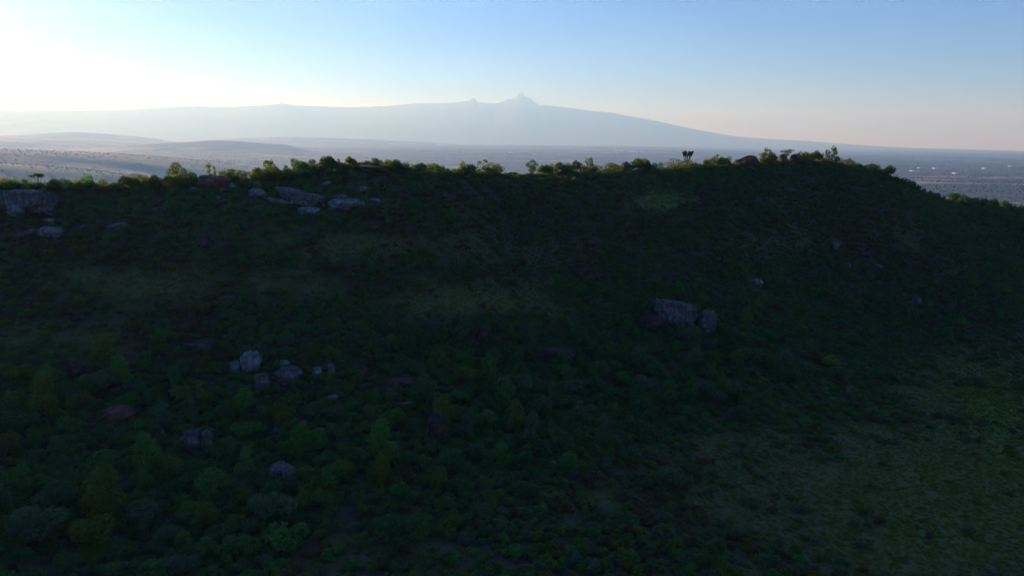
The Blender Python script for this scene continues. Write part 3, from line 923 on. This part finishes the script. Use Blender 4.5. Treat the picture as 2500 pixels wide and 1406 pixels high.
px_tree('crest_tree', 672, 448, [(0, 28, 22, 10), (-20, 18, 16, 10), (22, 20, 18, 10), (0, 10, 32, 9)], 3000, 0.17, 'olive', 'broadest dense tree on the crest above the striped slab')
px_tree('slim_tree', 719, 424, [(0, 30, 6, 6), (-2, 18, 5, 6), (8, 24, 4, 4)], 560, 0.12, 'mid green', 'slender open tree beside a large forked tree on the crest')
px_tree('crest_tree', 745, 434, [(-6, 26, 14, 9), (16, 34, 9, 6), (4, 12, 22, 9), (24, 20, 6, 5)], 2300, 0.16, 'dark green', 'large forked dark tree above the big striped slab')
px_tree('sapling', 827, 406, [(0, 15, 2.6, 2.2), (2, 12, 2, 1.6)], 90, 0.11, 'dark green', 'tiny lone sapling with a bare stem on the crest', inner=0.3)
px_tree('crest_tree', 918, 412, [(-2, 18, 8, 6), (8, 12, 10, 7), (-8, 10, 7, 6)], 1200, 0.15, 'dark green', 'dark bushy tree at the end of the crest slab')
px_tree('crest_tree', 956, 418, [(-6, 18, 12, 8), (10, 16, 11, 8), (0, 8, 18, 7)], 1700, 0.15, 'olive', 'olive bushy tree on the crest past the dark slab tree')
px_tree('leaning_tree', 1180, 416, [(3, 20, 7, 4), (-10, 15, 6, 3.6), (-14, 10, 2.5, 1.5)], 420, 0.12, 'dark green', 'leaning thin-stemmed tree with two flat leaf clumps on the skyline',
        [[(2, -4, .9), (0, 5, .8), (-2, 10, .6), (3, 19, .3)], [(-2, 10, .5), (-7, 12, .4), (-11, 14, .2)]], inner=0.5)
px_tree('spiky_tree', 1298, 428, [(0, 31, 7, 5), (-9, 25, 5, 4), (9, 25, 6, 4), (-13, 21, 3, 2), (14, 22, 3, 2.5), (0, 18, 9, 5), (7, 13, 6, 4), (-3, 8, 7, 5)], 1100, 0.15, 'dark green', 'dark tree with spiky tufted head standing highest on the middle crest', inner=0.55)
px_tree('crest_tree', 1210, 426, [(-2, 15, 13, 7), (12, 12, 10, 6), (0, 6, 18, 5)], 1400, 0.16, 'olive', 'broad olive bush-tree hiding the flat block near the leaning tree')
px_tree('crest_tree', 1480, 424, [(0, 17, 15, 7), (-22, 12, 12, 6), (18, 14, 12, 6), (0, 6, 30, 5)], 2100, 0.17, 'olive', 'wide olive thicket tree on the crest before the domed boulder')
px_tree('crest_tree', 1556, 418, [(0, 12, 10, 6), (10, 8, 9, 5)], 900, 0.16, 'dark green', 'dark bush-tree pressed against the domed skyline boulder')
px_tree('crest_tree', 1655, 414, [(0, 14, 17, 6), (-22, 10, 12, 6), (20, 14, 16, 7), (40, 10, 14, 7), (8, 5, 36, 5)], 2600, 0.18, 'olive', 'sprawling olive thicket around the foot of the candelabra tree')
px_tree('crest_tree', 1742, 410, [(0, 17, 13, 6), (-14, 10, 12, 6), (14, 14, 9, 6)], 1400, 0.17, 'olive', 'rounded olive tree between candelabra tree and biggest boulder')
px_tree('sapling', 1751, 398, [(0, 16, 5, 2), (-6, 12, 3, 1.5)], 200, 0.14, 'dark green', 'small flat-topped sapling poking above the rounded olive tree', inner=0.4)
px_tree('crest_tree', 1778, 408, [(0, 13, 8, 7), (0, 5, 9, 5)], 700, 0.17, 'mid green', 'small green tree right against the biggest skyline boulder')
px_tree('slim_tree', 1861, 402, [(0, 22, 8, 5), (0, 12, 5, 5)], 560, 0.17, 'yellow-green', 'bright upright little tree just past the biggest skyline boulder')
px_tree('crest_tree', 1920, 398, [(0, 24, 11, 4), (-4, 16, 9, 4)], 800, 0.18, 'dark green', 'flat-topped dark bush capping the first summit boulder')
px_tree('crest_tree', 1946, 400, [(0, 21, 6, 6), (3, 10, 7, 7)], 620, 0.18, 'dark green', 'dark upright bush at the far side of the summit boulders')
px_tree('crest_tree', 2055, 408, [(-8, 15, 11, 6), (10, 12, 12, 6), (0, 6, 18, 5)], 1200, 0.19, 'olive', 'broad olive tree on the crest where it starts to fall')
px_tree('crest_tree', 2125, 420, [(0, 12, 12, 6), (6, 7, 12, 6)], 800, 0.19, 'dark green', 'dark rounded tree at the top of the falling crest')
px_tree('crest_tree', 2160, 434, [(0, 15, 12, 7), (10, 10, 10, 7)], 900, 0.19, 'dark green', 'dark leafy tree partway down the falling crest')
px_tree('crest_tree', 2205, 455, [(0, 12, 10, 6), (4, 5, 10, 6)], 700, 0.19, 'dark green', 'dark tree lower down the falling crest')
px_tree('crest_tree', 2388, 503, [(0, 13, 14, 5), (-16, 8, 12, 5), (14, 10, 11, 5)], 1100, 0.2, 'dark green', 'wide dark tree clump at the low far end of the crest')

# candelabra tree: trunk and upright arms, each ending in a tuft of fingers
succ, nt, out = new_mat('succulent_stem')
bs = N(nt, 'ShaderNodeBsdfPrincipled'); bs.inputs['Roughness'].default_value = 0.6
tc = N(nt, 'ShaderNodeTexCoord')
nt.links.new(mixc(nt, noise(nt, tc.outputs['Object'], 1.2, 4), (0.018, 0.032, 0.014), (0.055, 0.075, 0.03)), bs.inputs['Base Color'])
nt.links.new(bs.outputs[0], out.inputs[0])
b = hit(1677, 410); k = project(b)[2] / F
e = bpy.data.objects.new('candelabra_tree', None); e.location = b; col.objects.link(e)
tag(e, 'tall candelabra-shaped succulent tree standing clear against the hazy plain', 'tree', 'trees and bushes along the ridge crest')
link('trunk', np_mesh('trunk', *tube([(0, 0, -1), (0, 0, 5 * k), (0.5 * k, 0, 13 * k)], [1.7 * k, 1.4 * k, 1.1 * k], 8), bark, True), e)
r = np.random.default_rng(5)
for (dx, dy, top) in ((-12, 1, 39), (-8, -2, 41), (-4.5, 3, 41), (-1, -3, 38), (2.5, 2, 42), (6, -2, 40), (9, 2, 41), (12.5, 0, 41)):
    base = (0.3 * dx * 0.3 * k, 0.1 * dy * k, 12 * k)
    fork = (dx * 0.72 * k, dy * 0.8 * k, (top - 14) * k)
    parts = [tube([base, (dx * 0.42 * k, dy * 0.4 * k, 17 * k), fork], [1.0 * k, 0.75 * k, 0.7 * k], 6)]
    for j in range(6):
        a = 6.283 * j / 6 + r.random()
        tip = (dx * k + 2.0 * k * math.cos(a), dy * k + 2.0 * k * math.sin(a), (top - 2.5 * r.random()) * k)
        mid = (fork[0] + 1.6 * k * math.cos(a), fork[1] + 1.6 * k * math.sin(a), fork[2] + 4 * k)
        parts.append(tube([fork, mid, tip], [0.6 * k, 0.85 * k, 0.7 * k], 5))
    link('arm', np_mesh('arm', *join(parts), succ, True), e)

# ------------------------------------------------------------------ where bushes stand
def rock_clear(P, dia, hgt):
    """True where a bush would not hide one of the rocks from the path of sight."""
    px, py, dep = project(P)
    wpx = dia * F / dep; hpx = hgt * F / dep
    ok = np.ones(len(P), bool)
    for (rx, ry, w, h, loc, rd, _) in rock_rec:
        near = dep < rd + 0.5 + 0.3 * dia
        hitx = np.abs(px - rx) < (w * 0.36 + wpx * 0.26)
        top = py - hpx
        hity = (top < ry + h * 0.05) & (py > ry - h * 0.5)
        ok &= ~(near & hitx & hity)
    return ok


RIDGE_MARKS = [(20, 'end of the lit crest hedge'), (93, 'small umbrella-shaped tree'), (235, 'gap in the crest hedge'), (345, 'big rounded olive tree'), (437, 'tallest leafy crest tree'), (520, 'red rocky knob'), (672, 'broadest dense crest tree'),
               (745, 'large forked dark tree'), (827, 'tiny lone sapling'), (905, 'long dark crest slab'), (956, 'olive bushy slab tree'), (1180, 'leaning skyline tree'), (1298, 'spiky skyline tree'),
               (1480, 'wide olive thicket tree'), (1530, 'domed skyline boulder'), (1677, 'candelabra tree'), (1824, 'biggest skyline boulder'), (1925, 'summit boulders'), (2055, 'broad olive crest tree'),
               (2160, 'falling crest tree'), (2300, 'steep end of the crest'), (2388, 'low far clump')]
ORD = ['nearest', 'second', 'third', 'fourth', 'fifth', 'sixth', 'seventh', 'eighth', 'ninth', 'tenth', 'eleventh', 'twelfth']
todo = []          # individuals: dict per bush
# the crest hedge
tall_px = [(345, 40), (437, 34), (515, 30), (596, 26), (672, 40), (745, 36), (918, 18), (956, 22), (1210, 20), (1298, 14), (1480, 34), (1655, 44), (1742, 24), (1824, 34), (2055, 22), (905, 36), (1925, 30)]
r = np.random.default_rng(77)
x = -40.0
while x < 2520:
    x += r.uniform(9, 18)
    if any(abs(x - t) < q * 0.6 for t, q in tall_px) and r.random() < 0.7:
        continue
    if any(abs(x - t) < q for t, q in ((1530, 22), (1824, 40), (1922, 30), (1252, 18), (1210, 16), (518, 44), (905, 40), (1180, 12), (93, 16), (827, 14), (1677, 34), (1298, 16))):
        continue
    w = r.uniform(24, 46) if x < 480 else (r.uniform(20, 40) if x < 2080 else r.uniform(15, 28))
    base = float(np.interp(x, crest_px, crest_py)) + r.uniform(0, 5)
    b = hit(x, base); k = project(b)[2] / F
    lit = 0.75 if x < 2100 else 0.2  # sunlight put into leaf colour: more yellow-green where lit, more dark green beyond
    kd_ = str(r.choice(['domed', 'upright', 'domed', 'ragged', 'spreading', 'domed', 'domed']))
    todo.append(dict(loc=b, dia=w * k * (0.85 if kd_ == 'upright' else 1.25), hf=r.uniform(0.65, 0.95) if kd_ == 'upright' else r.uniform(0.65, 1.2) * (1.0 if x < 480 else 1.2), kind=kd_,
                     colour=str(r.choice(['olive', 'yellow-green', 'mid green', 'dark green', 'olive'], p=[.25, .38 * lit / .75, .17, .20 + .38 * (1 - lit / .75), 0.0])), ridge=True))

# bushes of the slope
cand = 42000
X = r.uniform(-210, 330, cand); Y = r.uniform(40, 345, cand)
bd, gd, _ = cover(X, Y)
Z = hill_z(X, Y)
P = np.stack([X, Y, Z], -1)
px, py, dep = project(P)
crY = np.interp(px, crest_px, crest_Y)
upper = sstep(900, 520, py)
dia = (2.0 + 3.6 * r.random(cand) ** 1.5) * (1 - 0.42 * upper) * np.where(gd > 0.55, 0.8, 1.0)
dens = np.clip(bd * 1.15 + 0.35 * fbm(X / 16, Y / 16, 123), 0, 1) * np.where(bd < 0.33, 0.28, 1) * (1 - np.clip(gd * 1.25 - 0.1, 0, 1)) ** 1.3 + 0.007
ok = (r.random(cand) < dens) & (Y < crY - 4) & (px > -500) & (px < 3000) & (py < 1900)
hgt = dia * 0.8
ok &= rock_clear(P, dia, hgt)
acc = []; cell = {}
for i in np.where(ok)[0]:
    cx, cy = int(X[i] // 4), int(Y[i] // 4)
    good = True
    for a in (-1, 0, 1):
        for b_ in (-1, 0, 1):
            for j in cell.get((cx + a, cy + b_), ()):
                if (X[i] - X[j]) ** 2 + (Y[i] - Y[j]) ** 2 < (0.33 * (dia[i] + dia[j])) ** 2:
                    good = False
    if good:
        acc.append(i); cell.setdefault((cx, cy), []).append(i)
acc = np.array(acc)
kinds_ = np.array(['domed', 'upright', 'spreading', 'ragged'])
bk = r.choice(4, len(acc), p=[.46, .2, .2, .14])
patch = fbm(X[acc] / 25, Y[acc] / 25, 61)
u = np.clip(r.random(len(acc)) * 0.8 + 0.1 + 0.3 * patch, 0, 0.999)
bc = np.digitize(u, [0.32, 0.60, 0.78, 0.925, 0.945])   # dark, mid, grey, olive, yellow, brown
size_px = dia[acc] * F / dep[acc]
vis = (px[acc] > -10) & (px[acc] < 2510) & (py[acc] < 1430) & (py[acc] > 430)
order = acc[np.argsort(-np.where(vis, size_px, 0))]
n_single = 300 - len(todo)
idx_of = {i: k for k, i in enumerate(acc)}
single = set(order[:n_single].tolist())
for i in single:
    k = idx_of[i]
    if LEAF_NAMES[bc[k]] == 'yellow-green' and size_px[k] > 58:
        bc[k] = 3
    todo.append(dict(loc=P[i], dia=dia[i] * 1.12, hf=r.uniform(0.8, 1.15), kind=str(kinds_[bk[k]]), colour=LEAF_NAMES[bc[k]], ridge=False))

# labels: counted outwards from the nearest landmark
marks = [(rx, ry, loc, s) for (rx, ry, w, h, loc, rd, s) in rock_rec if ry > 560 and w * h > 400 and s]
marks += [(2255, 1170, np.array(hit(2255, 1170)), 'bare grassy hollow'), (1430, 1230, np.array(hit(1430, 1230)), 'brown grass strip'), (950, 1330, np.array(hit(950, 1330)), 'lower brown clearing'),
          (2430, 1010, np.array(hit(2430, 1010)), 'bright green grass patch'), (150, 1330, np.array(hit(150, 1330)), 'dark bottom thicket'), (1700, 1050, np.array(hit(1700, 1050)), 'thick bush belt edge'),
          (2200, 850, np.array(hit(2200, 850)), 'start of the grassy hollow')]
buckets = {}
for t in todo:
    bx, by, _ = [float(v) for v in project(t['loc'])]
    if t['ridge']:
        mx, ms = min(RIDGE_MARKS, key=lambda q: abs(q[0] - bx))
        t['key'] = (t['colour'], t['kind'], 'on the crest by', ms); t['d'] = abs(mx - bx)
    else:
        mk_ = min(marks, key=lambda q: np.hypot(q[0] - bx, (q[1] - by) * 1.6))
        dx, dy = bx - mk_[0], (by - mk_[1]) * 1.6
        rel = 'downhill of' if dy > abs(dx) * 0.8 else ('uphill of' if -dy > abs(dx) * 0.8 else 'beside')
        t['key'] = (t['colour'], t['kind'], rel, mk_[3]); t['d'] = math.hypot(dx, dy)
    buckets.setdefault(t['key'], []).append(t)
for key, ts in buckets.items():
    ts.sort(key=lambda t: t['d'])
    c, kd, rel, ms = key
    for j, t in enumerate(ts):
        pre = '' if len(ts) == 1 else (ORD[min(j, len(ORD) - 1)] + ' ')
        t['label'] = f"{pre}{c} {kd} bush {rel} the {ms}"
for t in todo:
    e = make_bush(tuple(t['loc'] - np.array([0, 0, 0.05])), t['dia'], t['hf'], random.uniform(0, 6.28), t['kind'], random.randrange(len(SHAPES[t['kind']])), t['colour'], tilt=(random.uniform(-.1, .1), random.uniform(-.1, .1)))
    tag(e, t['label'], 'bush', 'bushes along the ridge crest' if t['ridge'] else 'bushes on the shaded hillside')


# ------------------------------------------------------------------ masses nobody could count
def scatter(name, protos, P, idx, scale, rot, label):
    c = bpy.data.collections.new('kit_' + name)
    for k, me in enumerate(protos):
        o = bpy.data.objects.new('%s_kit_%03d' % (name, k), me)
        c.objects.link(o)
    me = np_mesh(name, P, np.zeros((0, 4)), None, False,
                 {'idx': ('INT', 'POINT', np.asarray(idx, np.int32)), 'scl': ('FLOAT_VECTOR', 'POINT', np.asarray(scale, np.float32)), 'rot': ('FLOAT_VECTOR', 'POINT', np.asarray(rot, np.float32))})
    o = link(name, me)
    ng = bpy.data.node_groups.new(name, 'GeometryNodeTree')
    ng.interface.new_socket('Geometry', in_out='INPUT', socket_type='NodeSocketGeometry')
    ng.interface.new_socket('Geometry', in_out='OUTPUT', socket_type='NodeSocketGeometry')
    gi = ng.nodes.new('NodeGroupInput'); go = ng.nodes.new('NodeGroupOutput')
    ci = ng.nodes.new('GeometryNodeCollectionInfo'); ci.inputs['Collection'].default_value = c
    ci.inputs['Separate Children'].default_value = True; ci.inputs['Reset Children'].default_value = True
    ip = ng.nodes.new('GeometryNodeInstanceOnPoints'); ip.inputs['Pick Instance'].default_value = True

    def attr(n, t):
        a = ng.nodes.new('GeometryNodeInputNamedAttribute'); a.data_type = t; a.inputs['Name'].default_value = n
        return a.outputs['Attribute']
    L = ng.links.new
    L(gi.outputs[0], ip.inputs['Points']); L(ci.outputs[0], ip.inputs['Instance'])
    L(attr('idx', 'INT'), ip.inputs['Instance Index']); L(attr('scl', 'FLOAT_VECTOR'), ip.inputs['Scale']); L(attr('rot', 'FLOAT_VECTOR'), ip.inputs['Rotation'])
    L(ip.outputs[0], go.inputs[0])
    md = o.modifiers.new('scatter', 'NODES'); md.node_group = ng
    tag(o, label, kind='stuff')
    return o


# remaining bushes of the slope
rest = np.array([i for i in acc if i not in single])
protos = []; pk = {}
for kd in kinds_:
    for ci_, c in enumerate(LEAF_NAMES):
        pk[(kd, ci_)] = len(protos)
        protos.append(foliage_mesh(str(kd), (ci_ + len(kd)) % len(SHAPES[str(kd)]), c))
kk = np.array([idx_of[i] for i in rest])
ids = np.array([pk[(kinds_[bk[k]], bc[k])] for k in kk])
s = dia[rest] * 1.1
scatter('hillside_bushes', protos, P[rest] - np.array([0, 0, .05]), ids, np.stack([s, s, s * r.uniform(0.75, 1.1, len(s))], -1),
        np.stack([r.uniform(-.1, .1, len(s)), r.uniform(-.1, .1, len(s)), r.uniform(0, 6.28, len(s))], -1), 'dense bushes covering the shaded hillside')

# low scrub
low_p = []
for s_ in range(3):
    for c in ('dark green', 'mid green', 'grey-green', 'olive', 'dry brown'):
        rr_ = np.random.default_rng(900 + s_)
        V, Fc = leaves(lobed('low', rr_), 300, 0.062, rr_)
        low_p.append(np_mesh('scrub', V, Fc, LM[c]))
n = 330000
X = r.uniform(-190, 330, n); Y = r.uniform(40, 350, n)
bd, gd, gr = cover(X, Y); Zs = hill_z(X, Y); Ps = np.stack([X, Y, Zs], -1)
pxs, pys, deps = project(Ps)
patch = fbm(X / 14, Y / 14, 41)
keep = (r.random(n) < np.clip((0.8 + 0.7 * patch) * (1 - np.clip(gd * 1.15, 0, 1)) ** 1.5 - 0.45 * np.clip(bd - 0.3, 0, 1), 0.015, 1)) & (Y < np.interp(pxs, crest_px, crest_Y) + 10) & (pxs > -220) & (pxs < 2720) & (pys < 1560)
ds = 0.75 + 1.5 * r.random(n) ** 2
keep &= rock_clear(Ps, ds, ds * 0.45) | (r.random(n) < 0.22)
k = np.where(keep)[0]
tone = np.clip(r.random(len(k)) * 0.7 + 0.15 + 0.45 * fbm(X[k] / 30, Y[k] / 30, 47) + 0.12 * gd[k] + 0.10 * sstep(800, 560, pys[k]), 0, 0.999)
ct = np.digitize(tone, [0.22, 0.42, 0.62, 0.82])
ids = r.integers(0, 3, len(k)) * 5 + ct
s = ds[k]
scatter('hillside_scrub', low_p, Ps[k], ids, np.stack([s * 1.1, s * 1.1, s * r.uniform(.8, 1.5, len(k))], -1),
        np.stack([np.zeros(len(k)), np.zeros(len(k)), r.uniform(0, 6.28, len(k))], -1), 'low scrub carpeting the hillside between bushes')

# tussock grass
gp = []
for s_ in range(2):
    for g in GM:
        rr_ = np.random.default_rng(70 + s_)
        V = []
        for _ in range(22):
            a = rr_.random() * 6.283; q = 0.22 * rr_.random(); h = 0.12 + 0.28 * rr_.random(); ln = 0.34 * rr_.random(); b2 = rr_.random() * 6.283
            cx, cy = q * math.cos(a), q * math.sin(a); wx, wy = 0.035 * math.cos(b2), 0.035 * math.sin(b2)
            V += [(cx - wx, cy - wy, -.03), (cx + wx, cy + wy, -.03), (cx + ln * math.cos(a), cy + ln * math.sin(a), h)]
        V = np.array(V)
        gp.append(np_mesh('tussock', V, np.arange(len(V)).reshape(-1, 3), g))
n = 360000
X = r.uniform(-140, 290, n); Y = r.uniform(42, 320, n)
bd, gd, gr = cover(X, Y); Zs = hill_z(X, Y); Ps = np.stack([X, Y, Zs], -1)
pxs, pys, deps = project(Ps)
keep = (r.random(n) < np.clip(gd * 1.1 + 0.12, 0, 1)) & (Y < np.interp(pxs, crest_px, crest_Y) + 6) & (pxs > -250) & (pxs < 2750) & (pys < 1600)
keep &= rock_clear(Ps, 0 * X + 0.5, 0 * X + 0.4)
k = np.where(keep)[0]
ct = np.where(gr[k] + 0.25 * r.normal(size=len(k)) > 0.45, 2, np.where(r.random(len(k)) + 0.5 * fbm(X[k] / 12, Y[k] / 12, 3) > 0.3, 1, 0))
ids = r.integers(0, 2, len(k)) * 3 + ct
s = 0.5 + 0.55 * r.random(len(k))
scatter('tussock_grass', gp, Ps[k], ids, np.stack([s * 1.3, s * 1.3, s], -1), np.stack([np.zeros(len(k)), np.zeros(len(k)), r.uniform(0, 6.28, len(k))], -1), 'dry and green tussock grass in the clearings and hollow')

# far trees dotted over plain and low hills
far_m, nt, out = new_mat('far_tree')
bs = N(nt, 'ShaderNodeBsdfDiffuse')
oi = N(nt, 'ShaderNodeObjectInfo')
nt.links.new(mixc(nt, oi.outputs['Random'], (0.008, 0.018, 0.010), (0.022, 0.036, 0.016)), bs.inputs[0])
nt.links.new(bs.outputs[0], out.inputs[0])
_bm = bmesh.new(); bmesh.ops.create_icosphere(_bm, subdivisions=2, radius=1.0)
IV = np.array([v.co for v in _bm.verts]); IF = np.array([[v.index for v in f.verts] for f in _bm.faces]); _bm.free()
fp = []
for s_ in range(5):
    rr_ = np.random.default_rng(40 + s_)
    V = IV * (0.7 + 0.55 * rr_.random((len(IV), 1))) * np.array([0.5, 0.5, 0.45]) + np.array([0, 0, 0.32])
    fp.append(np_mesh('far_tree', V, IF, far_m))
n = 150000
az = r.uniform(math.radians(-46), math.radians(46), n); R_ = 2600 * np.exp(r.random(n) * math.log(22000 / 2600))
X = np.sin(az) * R_; Y = np.cos(az) * R_
Zs = plain_z(X, Y)
wood = fbm(X / 900, Y / 450, 15) + 0.5 * fbm(X / 150, Y / 100, 19)
keep = (wood + 0.35 * r.normal(size=n) > 0.10)
k = np.where(keep)[0]
s = (3.0 + 4.5 * r.random(len(k)) ** 2.0) * (1 + R_[k] / 20000)
scatter('far_trees', fp, np.stack([X[k], Y[k], Zs[k]], -1), r.integers(0, 5, len(k)), np.stack([s * 1.25, s * 1.25, s], -1), np.stack([np.zeros(len(k)), np.zeros(len(k)), r.uniform(0, 6.28, len(k))], -1),
        'trees dotted over the hazy plain and low hills')

# ------------------------------------------------------------------ pale buildings and greenhouses far out on the plain
def plain_hit(px, py):
    d = ray(px, py)
    Yq = np.geomspace(1600, 43000, 5000)
    Pq = d[None] * Yq[:, None] + np.array([0, 0, CAMZ])
    un = Pq[:, 2] < plain_z(Pq[:, 0], Pq[:, 1])
    kq = int(np.argmax(un)) if un.any() else len(Yq) - 1
    p = Pq[kq].copy(); p[2] = float(plain_z(p[0], p[1]))
    return p


sheet, nt, out = new_mat('greenhouse_film')
bs = N(nt, 'ShaderNodeBsdfPrincipled'); bs.inputs['Roughness'].default_value = 0.35
tc = N(nt, 'ShaderNodeTexCoord')
nt.links.new(mixc(nt, noise(nt, tc.outputs['Object'], 0.05, 3), (0.72, 0.73, 0.74), (0.82, 0.82, 0.82)), bs.inputs['Base Color'])
nt.links.new(bs.outputs[0], out.inputs[0])
GREEN = [
    (982, 352, 62, 'long pale greenhouse roofs shining below the mountain foot'), (1078, 355, 26, 'short pale greenhouse block next to the long shining roofs'),
    (1446, 367, 34, 'bright greenhouse roofs far behind the wide crest thicket'), (1512, 369, 18, 'small bright greenhouse between two longer ones on the plain'),
    (1556, 372, 36, 'bright greenhouse roofs on the plain nearest the candelabra tree'), (1246, 373, 10, 'single bright far roof above the spiky skyline tree'),
    (2228, 418, 14, 'brightest white roof on the blue plain beyond the falling crest'), (2284, 412, 16, 'pale double roof next to the brightest white roof'),
    (2466, 407, 10, 'small white roof at the far edge of the blue plain'), (2402, 412, 8, 'tiny pale roof between double roof and far white roof'),
    (2244, 411, 7, 'tiny pale roof just behind the brightest white roof'), (2330, 424, 9, 'faint pale roof lowest of those on the blue plain'),
    (745, 382, 9, 'tiny pale farm roof in the haze above the forked tree'), (888, 336, 26, 'faint pale roofs in haze at the mountain foot'),
]
for (gx, gy, gw, lab) in GREEN:
    b = plain_hit(gx, gy); k = project(b)[2] / F
    Lg = gw * k * (0.65 if gx > 2000 else 1.0); wd = max(60.0, Lg * 0.35); hg = max(8.0, 0.9 * k)
    e = bpy.data.objects.new('greenhouse', None); e.location = b; col.objects.link(e)
    spans = 4
    for sidx in range(spans):
        y0 = -wd / 2 + wd * sidx / spans; y1 = y0 + wd / spans * 0.97
        t = np.linspace(0, math.pi, 8)
        yy = (y0 + y1) / 2 - np.cos(t) * (y1 - y0) / 2; zz = hg * (0.55 + 0.45 * np.sin(t))
        prof = np.concatenate([[(y0, -4)], np.stack([yy, zz], -1), [(y1, -4)]])
        xs = np.array([-Lg / 2, Lg / 2])
        V = np.array([(xx, a_, c_) for xx in xs for (a_, c_) in prof])
        npf = len(prof)
        Fc = grid_faces(2, npf)
        me = bpy.data.meshes.new('roof_span')
        me.from_pydata(V.tolist(), [], [list(map(int, f)) for f in Fc] + [list(range(npf)), list(range(npf, 2 * npf))[::-1]])
        me.materials.append(sheet)
        link('roof_span', me, e)
    tag(e, lab, 'greenhouse', 'pale roofs far out on the plain')


# ------------------------------------------------------------------ haze
HB = 95000.0
z0, z1 = -8.0, max(MTOP, CAMZ) + 25.0
hvx = np.array([(x, y, z) for x in (-HB, HB) for y in (-HB, HB) for z in (z0, z1)])
hfc = np.array([(0, 1, 3, 2), (4, 6, 7, 5), (0, 4, 5, 1), (2, 3, 7, 6), (0, 2, 6, 4), (1, 5, 7, 3)])
m, nt, out = new_mat('haze_air')
pv = N(nt, 'ShaderNodeVolumePrincipled')
pv.inputs['Color'].default_value = (0.27, 0.56, 1.0, 1)
pv.inputs['Absorption Color'].default_value = (1, 1, 1, 1)
pv.inputs['Density'].default_value = 1.0 / 21000
pv.inputs['Anisotropy'].default_value = 0.31
nt.links.new(pv.outputs[0], out.inputs['Volume'])
tag(link('haze', np_mesh('haze', hvx, hfc, m)), 'morning haze over plain and hill', kind='stuff')
